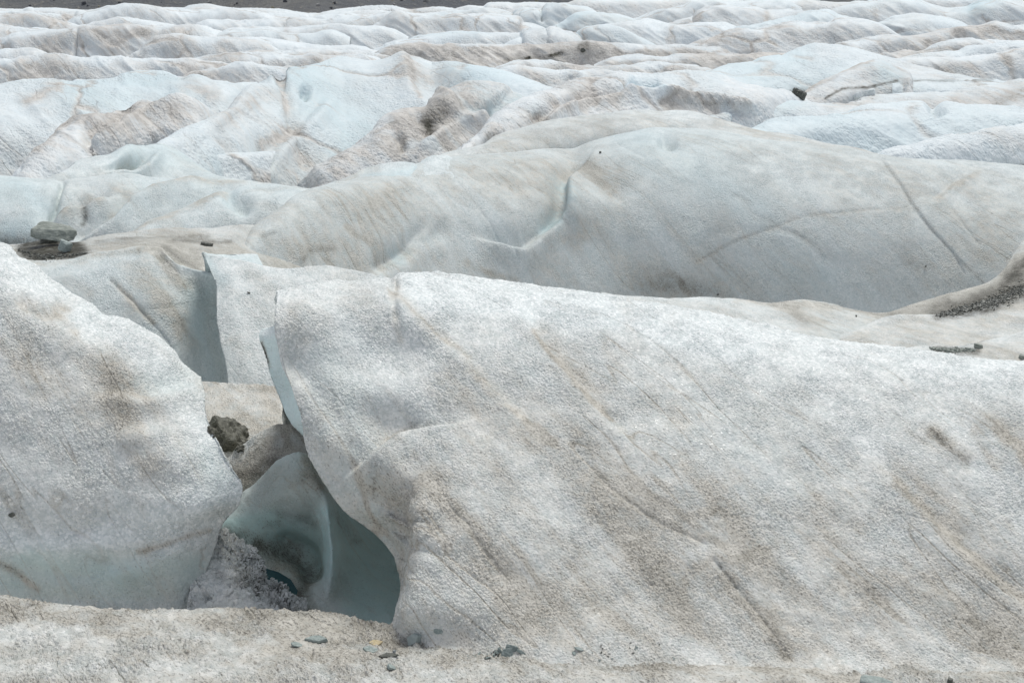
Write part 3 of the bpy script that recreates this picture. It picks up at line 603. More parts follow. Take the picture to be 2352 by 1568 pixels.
loft('ice_ridge', [
    [(930,385,14.3),(985,372,14.6),(1017,358,14.8),(1060,350,15.2),(1107,341,15.4),(1144,320,15.7),(1207,300,16.1),(1247,284,16.4),(1317,274,16.6),(1384,267,16.7),(1451,258,16.8),(1517,257,16.9),(1568,258,16.9),(1601,263,16.8),(1650,277,16.6),(1685,287,16.4),(1748,301,16.1),(1800,305,16),(1835,310,15.9),(1901,328,15.4),(1951,336,15.2),(2001,350,15),(2041,358,14.8),(2120,372,14.5)],
    [(930,400,13.9),(1107,365,14.7),(1300,320,15.5),(1517,290,15.9),(1748,325,15.2),(2000,370,14.5),(2120,385,14.2)],
    [(930,430,13.4),(1300,370,14.7),(1517,340,15.0),(2120,420,13.7)]],
    ICE_MID, step=2.6, steep=0.5, cap=16, back=(2.0, 0.9), amp=0.06, freq=0.9, octs=6, base=(0.22, 0.1, 0.03), seed=65,
    strokes=[(BR,30,0.4,[(1150,330),(1300,300),(1500,280)]), (GR,16,0.14,[(1200,320),(1400,290)]), (BR,9,0.6,[(1640,280),(1760,310),(1900,335),(2000,352)]), (BR,22,-0.2,[(1400,262),(1560,262)])])

# --- right: trough behind the near ridge
loft('ice_trough_side', [
    [(1380,674,8.15),(1440,680,8.3),(1568,683,8.4),(1690,687,8.5),(1778,696,8.6),(1841,692,8.7),(1883,697,8.8),(1953,710,8.9),(2023,718,9.0),(2075,706,9.15),(2145,685,9.4),(2215,664,9.7),(2268,650,9.9),(2303,626,10.1),(2320,600,10.3),(2352,550,10.6),(2420,500,10.8),(2480,480,10.9)],
    [(1380,710,7.95),(1700,720,8.15),(1900,735,8.4),(2023,730,8.65),(2100,715,8.9),(2200,695,9.2),(2300,668,9.45),(2352,630,9.8),(2480,590,10.1)],
    [(1380,780,7.6),(1800,780,7.8),(2023,745,8.45),(2180,728,8.75),(2300,712,9.0),(2352,690,9.1),(2480,660,9.3)],
    [(1380,860,7.2),(2000,860,7.5),(2180,800,8.3),(2480,760,8.8)]],
    ICE_MID, step=2.6, back=(1.2, 0.5), amp=0.03, freq=1.6, octs=6, base=(0.26, 0.08, 0.0), seed=71,
    strokes=[(BR,30,0.5,[(2080,735),(2200,705),(2352,660)]), (GR,22,0.8,[(2150,716),(2230,698),(2300,668),(2352,632),(2390,600)]), (GR,14,0.3,[(2050,722),(2130,712)]), (BR,34,1.1,[(2040,732),(2145,710),(2268,680),(2330,630),(2352,580)]), (BR,20,0.5,[(2200,690),(2300,650),(2352,640)]), (GR,9,0.7,[(2170,724),(2230,708),(2300,682),(2360,655)]), (GR,12,0.5,[(2330,640),(2352,600),(2380,580)]),
             (GR,14,0.25,[(1820,715),(1850,740)]), (BR,22,0.7,[(1800,705),(1850,740),(1880,750)]), (GR,5,0.2,[(1940,712),(2023,722),(2100,722)]), (BR,8,0.8,[(1690,690),(1800,698),(1900,705),(2023,722),(2100,718)]),
             (BR,20,0.4,[(1980,760),(2100,780)]), (BL,60,0.2,[(1900,770),(2000,790)])])
loft('ice_shoulder', [
    [(1930,770,8.1),(1990,750,8.25),(2040,734,8.4),(2093,728,8.45),(2140,727,8.5),(2180,725,8.55),(2233,717,8.6),(2285,700,8.7),(2320,688,8.75),(2352,678,8.8),(2480,640,8.9)],
    [(1930,790,7.95),(2093,760,8.2),(2233,755,8.25),(2352,730,8.35),(2480,700,8.5)],
    [(1930,830,7.7),(2093,815,7.8),(2352,790,7.9),(2480,780,8.0)], [(1930,890,7.4),(2480,880,7.4)]],
    ICE_MID, step=2.6, back=(0.5, 0.35), amp=0.025, freq=2, octs=6, base=(0.40, 0.0, 0.0), seed=73,
    strokes=[(GR,13,0.9,[(2150,728),(2230,716),(2290,702),(2352,685)]), (BR,24,0.6,[(2240,745),(2300,730),(2352,700)]), (BR,30,0.35,[(2080,745),(2200,770)])])
loft('ice_step', [
    [(2060,812,7.3),(2100,798,7.35),(2142,793,7.4),(2200,791,7.4),(2240,785,7.45),(2264,778,7.5),(2310,772,7.55),(2352,762,7.6),(2480,750,7.7)],
    [(2060,840,7.0),(2200,820,7.1),(2480,800,7.3)], [(2060,900,6.7),(2480,890,6.8)]],
    ICE_MID, step=2.6, back=(0.5, 0.3), amp=0.02, freq=2.5, octs=5, base=(0.34, 0.0, 0.02), seed=75,
    strokes=[(GR,8,0.9,[(2145,799),(2200,803),(2245,806)]), (BR,14,0.6,[(2250,795),(2352,830)])])

# --- left middle hills
loft('ice_bank', [
    [(-100,398,13.1),(0,404,13),(52,405,13),(105,411,13),(130,410,13.1),(180,407,13.2),(250,403,13.2),(350,403,13.2),(450,405,13.2),(560,412,13.1),(640,421,13),(700,432,12.8),(760,445,12.6)],
    [(-100,440,12.3),(200,440,12.5),(500,445,12.5),(760,475,12.1)], [(-100,500,11.6),(400,510,11.7),(760,540,11.4)], [(-100,600,11.0),(400,590,11.0),(760,600,11)]],
    ICE_MID, step=2.8, steep=0.6, cap=12, back=(1.6, 0.8), amp=0.06, freq=0.9, octs=6, base=(0.14, 0.25, 0.0), seed=81,
    feats=[('crack',6,0.09,[(143,418),(132,450),(124,490),(118,520)]), ('step',8,0.08,[(124,500),(150,480),(190,466),(230,455)],30), ('groove',18,0.07,[(190,466),(185,490)]), ('step',8,0.08,[(200,540),(260,500),(300,455),(350,430),(430,415)],35)],
    strokes=[(BL,40,0.6,[(-40,430),(50,440),(110,480),(20,540)]), (GR,8,0.45,[(130,500),(150,480),(190,468)]), (GR,7,0.6,[(190,468),(192,485),(186,505)]), (BR,14,0.7,[(140,495),(160,476),(215,460)]),
             (BR,18,0.5,[(230,445),(290,435)]), (BR,6,0.7,[(285,470),(300,460),(330,440),(420,425),(560,418)]), (GR,14,0.6,[(0,560),(60,555),(90,545)]), (BL,60,0.3,[(300,470),(420,460),(480,440)]), (BR,8,0.5,[(200,535),(250,500),(290,465)])])
loft('ice_bank', [
    [(290,545,11.0),(315,527,11.1),(336,512,11.2),(385,493,11.4),(455,468,11.6),(518,441,11.8),(560,434,11.9),(630,432,12.0),(682,443,11.9),(740,470,11.7)],
    [(290,560,10.8),(385,520,11.1),(518,490,11.2),(630,480,11.3),(740,500,11.2)], [(290,600,10.5),(740,580,10.6)]],
    ICE_MID, step=2.8, steep=0.6, cap=12, back=(1.0, 0.7), left=(0.8, 0.4), amp=0.05, freq=1.0, octs=6, base=(0.12, 0.35, 0.0), seed=83,
    feats=[('groove',18,0.08,[(530,455),(560,475)])],
    strokes=[(BR,8,0.8,[(315,530),(360,505),(455,472),(518,446)]), (BL,20,0.4,[(530,455),(560,475)]), (BR,22,0.3,[(340,520),(400,505)])])
loft('ice_hill', [
    [(60,425,13.6),(100,413,13.8),(137,392,14),(167,371,14.3),(210,362,14.6),(260,350,14.8),(287,334,15.1),(320,328,15.5),(355,322,15.7),(390,328,15.8),(430,350,15.8),(470,380,15.6),(520,415,15.2)],
    [(60,440,13.3),(200,395,14.1),(320,365,14.8),(430,385,15.1),(520,430,14.8)], [(60,470,13),(320,430,13.9),(520,470,14.2)]],
    ICE_MID, step=2.8, steep=0.6, cap=12, back=(2.0, 1.2), left=(1.2, 0.6), amp=0.07, freq=0.8, octs=6, base=(0.12, 0.25, 0.0), seed=85,
    feats=[('groove',16,0.12,[(300,378),(325,368)]), ('step',8,0.1,[(270,390),(310,385),(345,360)],25)],
    strokes=[(BR,10,0.5,[(290,384),(325,372)]), (BL,50,0.4,[(300,350),(420,350),(500,380)]), (BR,40,0.3,[(560,370),(680,400)])])
loft('ice_peak', [
    [(360,345,16),(400,318,17),(467,291,18),(500,270,18.5),(520,255,19),(540,238,19.6),(560,215,20.3),(580,197,21),(595,187,21.5),(610,178,21.8),(627,168,22),(636,171,22.1),(643,172,22.2),(652,160,22.4),(662,152,22.6),(700,147,23),(733,144,23.3),(760,135,23.7),(784,132,24),(815,135,24),(851,140,24),(885,136,24),(917,131,24),(951,123,24),(984,130,23.8),(1051,144,23.5),(1117,160,23),(1184,181,22.4),(1251,203,21.7),(1290,216,21.4),(1400,245,20.5)],
    [(350,360,15.6),(467,320,17.2),(560,260,19),(650,220,20.4),(784,200,21.6),(951,185,22),(1051,190,22),(1184,215,21.2),(1400,260,19.8)],
    [(340,400,15.0),(467,360,16),(600,310,17.3),(784,290,18.4),(951,260,19.4),(1117,250,19.8),(1400,290,19)],
    [(340,440,14.4),(600,420,15.2),(784,400,15.6),(951,360,16.4),(1400,340,17.5)], [(340,500,13.8),(784,470,14.6),(1400,420,16)]],
    ICE_HILL, step=2.8, diag=0.25, steep=0.5, cap=9, back=(3.0, 2.2), left=(2, 1.5), amp=0.09, freq=0.45, octs=6, base=(0.12, 0.35, 0.0), seed=91, ridg=0.5,
    feats=[('groove',12,0.07,[(645,175),(655,210),(665,260),(690,330),(700,380)]), ('groove',10,0.16,[(704,205),(702,215)]), ('step',16,0.10,[(600,400),(640,340),(700,285),(735,245)],30),
           ('step',14,0.10,[(938,130),(945,160),(955,200),(990,240)],35), ('groove',30,0.15,[(990,150),(1010,200),(1040,215)])],
    strokes=[(BL,70,0.6,[(700,180),(760,240),(830,300),(800,380)]), (BL,50,0.4,[(480,400),(600,380)]), (BR,14,0.9,[(600,335),(640,310),(675,288)]), (BR,22,0.6,[(500,285),(540,270),(570,240)]), (BR,20,0.4,[(580,220),(620,230)]),
             (BR,9,0.9,[(640,172),(650,200),(660,260)]), (BR,22,0.45,[(680,340),(700,380)]), (BR,8,0.8,[(940,130),(950,180),(965,230)]), (BR,30,0.45,[(960,170),(1010,160),(1040,170)]), (BR,45,-0.2,[(1000,150),(1200,205)]),
             (BR,30,0.5,[(930,140),(990,170)]), (BL,50,0.3,[(1050,180),(1120,190)]), (BR,50,0.35,[(560,370),(640,400),(760,420)])])
loft('ice_saddle', [
    [(660,450,18.5),(700,420,17.8),(740,392,17.6),(784,354,17.8),(810,340,18),(831,330,18.2),(870,305,18.5),(894,276,18.9),(934,259,19.1),(977,255,19.2),(1017,228,19.5),(1051,208,19.8),(1101,207,19.9),(1144,217,19.9),(1191,238,19.7),(1250,265,19.3)],
    [(660,470,18),(740,420,17),(831,370,17.3),(934,300,18.1),(1051,250,18.8),(1144,260,18.8),(1250,300,18.4)], [(660,500,17.5),(740,450,16.5),(934,370,16.8),(1051,320,17.4),(1250,350,17.2)], [(660,540,17),(740,500,16),(1050,420,15.6),(1250,400,16)]],
    ICE_HILL, step=2.6, diag=0.8, steep=0.5, cap=9, back=(1.6, 1.0), amp=0.11, freq=0.6, octs=6, base=(0.42, 0.1, 0.0), seed=93, ridg=0.6,
    feats=[('step',9,0.09,[(1035,220),(1060,260),(1110,270),(1130,290)],28), ('groove',14,0.09,[(960,280),(990,285),(985,310)]), ('step',9,0.08,[(975,330),(1000,300),(1040,285),(1090,280)],30), ('groove',12,0.08,[(915,330),(925,350)]),
           ('step',8,0.08,[(1150,235),(1110,260),(1120,285)],20)],
    strokes=[(GR,15,0.62,[(975,280),(992,276),(1020,268)]), (GR,10,0.7,[(985,282),(990,300)]), (BR,32,0.9,[(950,290),(1000,270),(1050,240)]), (GR,8,0.35,[(920,350),(928,328)]), (BR,14,1.0,[(915,352),(928,325)]),
             (GR,6,0.3,[(1036,216),(1050,240),(1066,262)]), (BL,28,0.9,[(1080,235),(1110,250)]), (BL,24,1.0,[(1150,250),(1175,245)]), (BR,26,0.5,[(800,360),(870,320),(930,290)]), (BL,40,0.3,[(990,340),(1060,310)]), (BL,14,0.7,[(1100,265),(1120,268)])])
loft('ice_spur', [
    [(1000,372,15.2),(1017,358,15.4),(1050,340,16),(1071,327,16.4),(1094,310,16.8),(1124,283,17.3),(1164,258,17.9),(1217,234,18.5),(1277,213,19.2),(1317,194,19.7),(1350,190,19.9),(1384,187,20),(1420,180,20.2),(1444,177,20.3),(1480,175,20.5),(1568,172,20.7),(1620,178,20.8),(1651,184,20.8),(1701,200,20.6),(1760,212,20.6),(1840,228,21.4),(1960,262,24)],
    [(1000,390,14.9),(1094,345,16),(1164,300,16.9),(1277,255,18.1),(1400,222,19.1),(1568,215,19.4),(1701,235,19.5),(1840,255,21),(1960,290,23.5)],
    [(1000,410,14.6),(1164,340,16.1),(1300,290,17.2),(1568,262,18.2),(1840,295,20),(1960,330,23)], [(1000,440,14.2),(1300,340,16.2),(1568,310,16.9),(1840,340,19.5),(1960,370,22)]],
    ICE_HILL, step=2.6, diag=0.8, steep=0.5, cap=9, back=(2.2, 1.2), amp=0.09, freq=0.6, octs=6, base=(0.24, 0.06, 0.0), seed=95, ridg=0.5,
    feats=[('groove',15,0.5,[(1464,204),(1480,205),(1494,206)]), ('step',8,0.14,[(1245,280),(1270,262),(1310,250),(1340,240),(1400,232),(1440,220),(1560,225)],20), ('groove',12,0.15,[(1105,325),(1138,318)]), ('step',7,0.12,[(1450,218),(1560,216),(1700,235)],22)],
    strokes=[(BL,15,1.5,[(1460,203),(1482,207),(1500,208)]), (BR,20,-1.0,[(1460,203),(1500,208)]), (BL,40,0.3,[(1480,190),(1560,190),(1640,195)]), (GR,8,0.35,[(1215,287),(1240,285),(1250,275)]), (BR,12,0.9,[(1245,272),(1290,255),(1340,240)]), (BR,12,0.7,[(1340,250),(1440,225)]),
             (GR,11,0.3,[(1125,310),(1138,322)]), (BR,26,0.6,[(1090,330),(1130,320)]), (BL,16,0.6,[(1228,265),(1240,270)]), (BR,30,0.4,[(1290,215),(1380,210)]), (BR,20,0.5,[(1568,255),(1660,250),(1700,245)]), (GR,4,0.3,[(1568,248),(1620,250),(1670,250)])])

# --- right middle hills
loft('ice_ridge', [
    [(1720,305,17.5),(1741,296,17.8),(1775,283,18.1),(1821,278,18.3),(1901,277,18.5),(1945,272,18.6),(1985,258,18.9),(2035,250,19.1),(2101,242,19.3),(2168,242,19.3),(2218,247,19.3),(2268,245,19.3),(2352,247,19.3),(2460,250,19.3)],
    [(1720,320,17.2),(1850,305,17.5),(2000,290,17.9),(2150,280,18.1),(2460,285,18.1)], [(1720,345,16.7),(2000,335,17),(2200,330,17),(2460,330,17)], [(1720,400,16),(2460,380,16)]],
    ICE_HILL, step=2.6, diag=0.8, steep=0.5, cap=9, back=(2.2, 1.2), amp=0.09, freq=0.5, octs=6, base=(0.06, 0.65, 0.0), seed=101,
    feats=[('groove',14,0.14,[(2142,250),(2152,262)])],
    strokes=[(GR,6,0.25,[(2140,248),(2150,258)]), (BL,24,-0.3,[(1985,262),(2101,248),(2352,253)])])
loft('ice_ridge', [
    [(2020,366,14.9),(2041,356,15.0),(2080,343,15.2),(2118,333,15.3),(2150,326,15.4),(2185,318,15.6),(2235,315,15.7),(2260,308,15.8),(2285,300,16),(2320,293,16.2),(2352,287,16.4),(2460,278,16.6)],
    [(2020,375,14.7),(2118,355,14.9),(2285,335,15.2),(2460,320,15.6)], [(2020,400,14.3),(2460,370,14.6)]],
    ICE_HILL, step=2.6, diag=0.8, steep=0.5, cap=9, back=(1.6, 0.9), left=(1, .6), amp=0.06, freq=0.7, octs=6, base=(0.10, 0.2, 0.0), seed=103, strokes=[(BR,20,0.4,[(2280,310),(2352,330)])])
loft('ice_ridge', [
    [(1600,285,19.2),(1628,268,19.6),(1660,257,19.9),(1685,245,20.2),(1718,233,20.5),(1768,230,20.7),(1835,234,20.8),(1901,237,20.8),(1955,230,21),(2001,217,21.4),(2068,212,21.6),(2118,213,21.7),(2168,214,21.7),(2200,210,21.9),(2235,200,22.1),(2290,194,22.5),(2352,182,22.9),(2460,170,23.3)],
    [(1600,295,18.9),(1718,262,19.5),(1901,265,19.7),(2068,240,20.3),(2352,220,21.2),(2460,210,21.6)], [(1600,320,18.3),(1901,300,18.5),(2352,270,19.2),(2460,270,19.3)]],
    ICE_HILL, step=2.6, diag=0.8, steep=0.5, cap=9, back=(2.0, 1.1), amp=0.08, freq=0.6, octs=6, base=(0.16, 0.3, 0.0), seed=105,
    feats=[('crack',6,0.1,[(1692,250),(1685,280)])],
    strokes=[(BL,26,0.6,[(1700,260),(1780,245),(1820,250)]), (BR,24,0.7,[(2200,235),(2290,225),(2352,200)]), (GR,14,0.35,[(2290,235),(2352,205),(2400,190)]), (BR,14,0.6,[(1900,250),(1960,240),(2010,222)]), (BR,16,0.4,[(2068,240),(2200,240)])])
loft('ice_hill', [
    [(1540,205,24.3),(1600,190,24.5),(1621,177,24.8),(1660,160,25.3),(1685,154,25.6),(1728,152,25.8),(1755,140,26.1),(1801,133,26.4),(1835,117,26.8),(1875,106,27),(1921,103,27),(1968,110,27),(2018,122,26.7),(2068,138,26.2),(2110,150,25.8),(2170,165,25.2),(2260,180,24.8),(2352,190,24.5),(2460,195,24.5)],
    [(1540,220,23.6),(1700,195,24),(1921,155,24.6),(2068,170,24.2),(2260,200,23.6),(2460,210,23.6)], [(1540,245,22.6),(1921,215,22.5),(2460,235,22.4)], [(1540,290,21.4),(2460,270,21.4)]],
    ICE_HILL, step=2.6, diag=0.8, steep=0.5, cap=9, back=(3.0, 1.8), amp=0.12, freq=0.4, octs=6, base=(0.05, 0.60, 0.0), seed=107,
    strokes=[(BL,36,-0.4,[(1880,112),(2000,125),(2100,160),(2180,190)]), (BR,26,0.5,[(2100,150),(2180,180),(2280,195)]), (GR,16,0.95,[(1822,220),(1845,222)])])
loft('ice_ridge', [
    [(1820,235,21.9),(1848,209,22.5),(1875,195,22.8),(1901,184,23),(1950,165,23.3),(2001,144,23.6),(2018,143,23.7),(2040,150,23.7),(2061,161,23.6),(2080,172,23.4),(2090,184,23)],
    [(1820,240,21.7),(1901,215,22.2),(2001,185,22.7),(2090,192,22.6)], [(1820,250,21.2),(1901,235,21.5),(2001,215,21.8),(2090,215,21.9)], [(1820,270,21),(2090,250,21)]],
    ICE_HILL, step=2.4, diag=0.8, steep=0.5, cap=9, back=(1.0, 0.6), left=(.6, .3), right=(1, .5), amp=0.07, freq=0.6, octs=6, base=(0.32, 0.15, 0.0), seed=109,
    strokes=[(GR,3,1.0,[(1895,228),(1915,218),(1935,210),(1985,208),(2020,200),(2060,188)]), (BR,4,0.9,[(1850,208),(1901,184),(1960,160),(2001,145)]), (BL,22,0.7,[(2010,160),(2050,180),(2020,195)])])
loft('ice_ridge', [
    [(2050,190,22.8),(2068,184,23),(2118,185,23.2),(2168,186,23.3),(2280,186,23.4),(2320,195,23.3),(2460,200,23.2)],
    [(2050,200,22.4),(2200,205,22.5),(2460,215,22.5)], [(2050,230,21.6),(2460,240,21.6)]],
    ICE_HILL, step=2.6, diag=0.8, steep=0.5, cap=9, back=(0.5, 0.4), amp=0.06, freq=0.6, octs=5, base=(0.12, 0.4, 0.0), seed=111, strokes=[(GR,2.5,0.8,[(2068,186),(2168,188),(2280,188)])])

loft('ice_slope', [
    [(-100,228,20.6),(0,213,21),(67,203,21.3),(120,199,21.4),(165,196,21.6),(215,193,21.7),(270,187,21.9),(320,171,22.5),(350,167,22.6),(383,173,22.5),(417,190,22),(455,186,22.1),(490,198,22),(540,197,22.2),(575,193,22.8),(610,200,23.6),(650,212,25)],
    [(-100,270,19),(100,250,19.2),(320,220,20.2),(500,235,20.6),(650,250,23.5)], [(-100,340,17.2),(300,320,17.4),(500,320,18.4),(650,320,21.6)], [(-100,430,15.6),(300,430,15.5),(650,430,19)], [(-100,500,14.6),(650,500,17.5)]],
    ICE_HILL, step=2.8, diag=0.8, steep=0.5, cap=9, back=(3.0, 1.6), amp=0.13, freq=0.4, octs=6, base=(0.12, 0.35, 0.0), seed=121, ridg=0.5,
    strokes=[(BR,10,0.8,[(60,235),(110,220),(135,212)]), (BL,50,0.4,[(180,215),(270,220),(350,190),(420,215)]), (BR,16,0.6,[(430,205),(490,225)]), (BR,40,0.35,[(-50,390),(60,380),(160,390)])])
loft('ice_slope', [
    [(40,430,15.9),(70,400,16.2),(93,367,16.6),(105,340,16.9),(117,314,17.3),(135,292,17.6),(150,282,17.8),(187,264,18.2),(215,262,18.2),(233,264,18.2),(260,255,18.5),(287,246,18.7),(310,236,18.9),(330,230,19),(380,234,18.9),(433,241,18.8),(470,250,19.2),(500,262,20.2),(530,280,21.2),(560,310,22)],
    [(40,440,15.7),(120,350,16.6),(187,300,17.2),(287,275,17.7),(433,265,18.2),(500,285,19.6),(560,330,21.5)], [(40,450,15.5),(187,360,16),(433,310,17.2),(560,360,21)], [(40,480,15),(187,430,15),(400,430,16.4),(560,440,20)]],
    ICE_HILL, step=2.6, diag=0.8, steep=0.5, cap=9, back=(1.2, 0.6), left=(1, .4), amp=0.12, freq=0.5, octs=6, base=(0.30, 0.1, 0.0), seed=123, ridg=0.6,
    feats=[('step',8,0.16,[(225,330),(250,305),(290,285),(310,268),(390,248)],30), ('step',8,0.10,[(190,268),(240,268),(290,258)],20)],
    strokes=[(BR,12,1.0,[(80,380),(105,340),(120,310),(150,283)]), (BR,16,0.95,[(225,315),(260,295),(300,278),(340,262)]), (BR,14,0.9,[(150,275),(200,268),(250,266),(290,258)]), (BR,24,0.6,[(290,250),(350,235),(440,240)]), (BR,18,0.5,[(400,285),(440,275)]), (BR,22,0.4,[(250,310),(290,320)])])

# --- the far field: many crests one behind another
def far(crest, d, drop=22, blue=0.15, brown=0.15, seed=0, strokes=(), feats=(), mat=ICE_HILL, slope=0.62, ak=1.0):
    """crest line (u, v) at distance d, a front that falls 'slope' towards us"""
    c = list(crest)          # ends inside the view sink into the ice
    if c[0][0] > -20: c = [(c[0][0] - 34, c[0][1] + 17), (c[0][0] - 14, c[0][1] + 6)] + c
    if c[-1][0] < 2360: c = c + [(c[-1][0] + 14, c[-1][1] + 6), (c[-1][0] + 34, c[-1][1] + 17)]
    c = [(u, v, d) for u, v in c]
    # front falls away: distance shortens while the height drops
    def below(k):
        out = []
        for u, v, dd in c:
            P = world(np.float64(u), np.float64(v), dd); z = P[2] - k * slope * dd * 0.12; y = P[1] - k * dd * 0.085
            a = math.atan2(-z, y) - R(PITCH); out.append((u, CY + F * math.tan(a), y))
        return out
    e = 26
    loft('glacier_crest', [c, below(0.25), below(1.0), below(2.4)], mat, step=2.0, diag=1.3, cap=3.5, back=(d * 0.09, d * 0.035), amp=d * 0.0048 * ak, freq=9.0 / d, octs=6,
         base=(brown, blue, 0.0), seed=seed + 200, ridg=0.7, strokes=strokes, feats=feats, stretch=(0.8, 1, 1.3), clean=(0.8, 7), trough=(0.16, 24))
far([(-80,152),(0,152),(130,149),(200,158),(240,155),(280,151),(330,151),(420,155),(500,160),(560,162),(640,158),(720,165)], 29, seed=1, brown=0.22, strokes=[(BR,12,.6,[(60,165),(120,180),(60,195)]),(BR,18,.6,[(430,160),(480,175),(560,170)]),(BR,8,.9,[(60,192),(80,195)])])
far([(440,175),(480,172),(500,171),(540,158),(560,156),(600,159),(650,165),(700,175)], 27.5, seed=2, brown=0.25, strokes=[(BR,12,.6,[(440,180),(480,190)])])
far([(180,182),(230,180),(280,176),(330,166),(345,163),(380,170),(430,185),(480,195)], 24.8, seed=3, brown=0.1, blue=0.3)
far([(400,160),(440,152),(480,142),(500,140),(560,138),(620,136),(700,139),(780,138),(860,136)], 33, seed=4, brown=0.35)
far([(390,155),(430,150),(480,145),(520,132),(545,125),(600,121),(660,119),(784,121),(860,126),(930,132)], 36, seed=5, brown=0.35, strokes=[(BR,5,1.,[(405,152),(412,140),(425,128)])])
far([(-80,105),(0,103),(45,85),(100,82),(150,80),(200,76),(270,75),(330,73),(400,75),(460,80),(500,88),(540,92),(620,100)], 44, seed=6, brown=0.25, feats=[('crack',4,.15,[(180,85),(175,120),(173,150)])], strokes=[(BR,14,.7,[(240,90),(290,78),(340,80)]),(BR,5,.9,[(250,115),(300,100),(330,90)]),(GR,5,.4,[(95,133),(110,125)]),(BR,12,.8,[(80,130),(110,120),(130,125)])])
far([(-80,150),(-20,138),(0,135),(30,132),(75,125),(90,130),(130,148),(180,160)], 31, seed=7, brown=0.15)
far([(300,135),(325,120),(345,108),(370,102),(430,100),(470,103),(520,102),(560,103),(600,110)], 39, seed=8, brown=0.25)
far([(400,118),(440,100),(500,92),(545,84),(590,82),(640,92),(700,95),(760,90)], 44, seed=81, brown=0.18,blue=.3)
far([(540,110),(560,102),(600,103),(660,105),(720,107),(784,109),(850,112),(900,114)], 40, seed=9, brown=0.1)
far([(-80,72),(0,71),(40,67),(80,65),(120,70),(170,70),(190,60),(215,56),(260,56),(320,59),(380,65),(440,71),(500,72)], 58, seed=10, brown=0.2)
far([(330,80),(370,73),(400,70),(450,78),(490,84),(510,86),(525,80),(560,76),(620,75),(690,76),(730,74),(784,73),(850,75),(900,78)], 49, seed=11, brown=0.15, strokes=[(BR,10,.8,[(580,80),(590,95)]),(BR,10,.7,[(655,80),(660,95)])])
far([(480,66),(520,62),(580,60),(660,60),(670,55),(720,56),(784,53),(850,50),(900,47),(960,55)], 62, seed=12, brown=0.15)
far([(-80,50),(0,47),(60,43),(120,50),(170,60),(180,62),(260,62)], 68, seed=13, brown=0.25, strokes=[(BR,10,.8,[(20,50),(60,52),(150,60)])])
far([(200,50),(240,40),(280,33),(320,32),(360,38),(410,47),(460,50),(500,48),(530,44),(600,42),(640,48),(700,50),(784,42),(850,48)], 76, seed=14, brown=0.15)
far([(-80,22),(0,21),(25,23),(50,24),(67,19),(80,22),(140,24),(200,28),(230,24),(250,19),(275,18),(300,21),(350,21),(420,22),(440,16),(475,13),(500,17),(560,24),(600,23),(640,23),(690,28),(720,31),(745,26),(784,19),(850,16),(900,18),(940,26),(980,21),(1010,19),(1040,23),(1060,20),(1080,17),(1110,20),(1125,11),(1160,10),(1180,13),(1220,12),(1300,12),(1330,5),(1380,2),(1420,0),(1500,-4),(1560,-3),(1640,2),(1668,0),(1700,3),(1720,8),(1745,10),(1770,8),(1800,0),(1830,2),(1860,3),(1900,8),(1950,10),(1965,7),(1990,8),(2030,6),(2050,-3),(2200,-6),(2460,-8)], 112, seed=15, brown=0.2, mat=ICE_FAR, ak=0.3)
far([(-80,36),(0,34),(60,30),(100,33),(170,33),(180,27),(200,30),(240,36),(300,30),(360,28),(420,33),(480,30),(560,34),(640,36),(720,40),(790,33),(880,34),(940,38),(1000,32),(1100,28)], 92, seed=16, brown=0.3, mat=ICE_FAR, ak=0.5, strokes=[(BR,6,.8,[(150,40),(200,45)]),(BR,7,.8,[(560,28),(600,32)])])
far([(860,50),(900,46),(940,42),(1000,36),(1040,30),(1070,28),(1110,27),(1150,35),(1180,42),(1190,30),(1205,24),(1235,26),(1260,22),(1300,28),(1340,35)], 80, seed=17, brown=0.12, blue=.25)
far([(820,100),(880,72),(900,55),(915,44),(960,42),(1010,42),(1040,33),(1075,28),(1110,30),(1160,38),(1190,42),(1200,55),(1220,60)], 60, seed=18, brown=0.18, strokes=[(BR,8,.7,[(1195,40),(1198,65)])])
far([(1180,80),(1190,50),(1200,30),(1230,27),(1242,20),(1255,22),(1300,22),(1340,22),(1370,35),(1420,45)], 66, seed=19, brown=0.12, blue=.35, feats=[('crack',5,.4,[(1242,22),(1245,45)])])
far([(880,102),(885,99),(940,96),(1000,92),(1060,88),(1100,84),(1150,83),(1190,84),(1205,86)], 43, seed=20, brown=0.05, strokes=[(BL,20,.3,[(1000,80),(1100,80)])])
far([(950,92),(980,85),(1010,80),(1060,77),(1120,75),(1180,78)], 48, seed=21, brown=0.05, blue=.4)
far([(1180,100),(1205,92),(1210,79),(1240,78),(1260,80),(1265,75),(1290,85),(1310,92)], 42, seed=22, brown=0.1)
far([(1290,72),(1310,60),(1330,46),(1350,43),(1380,43),(1420,50),(1440,55)], 62, seed=23, brown=0.12, blue=.6)
far([(1320,100),(1336,80),(1352,71),(1385,69),(1415,75),(1440,90),(1460,105),(1480,115)], 43, seed=24, brown=0.08, blue=.45)
far([(1370,72),(1390,60),(1410,55),(1440,50),(1480,48),(1520,58),(1568,62),(1620,60),(1660,62)], 53, seed=25, brown=0.06)
far([(1440,48),(1470,42),(1500,35),(1530,28),(1568,26),(1600,20),(1640,14),(1700,16),(1750,18),(1800,14)], 76, seed=26, brown=0.12, blue=.25)
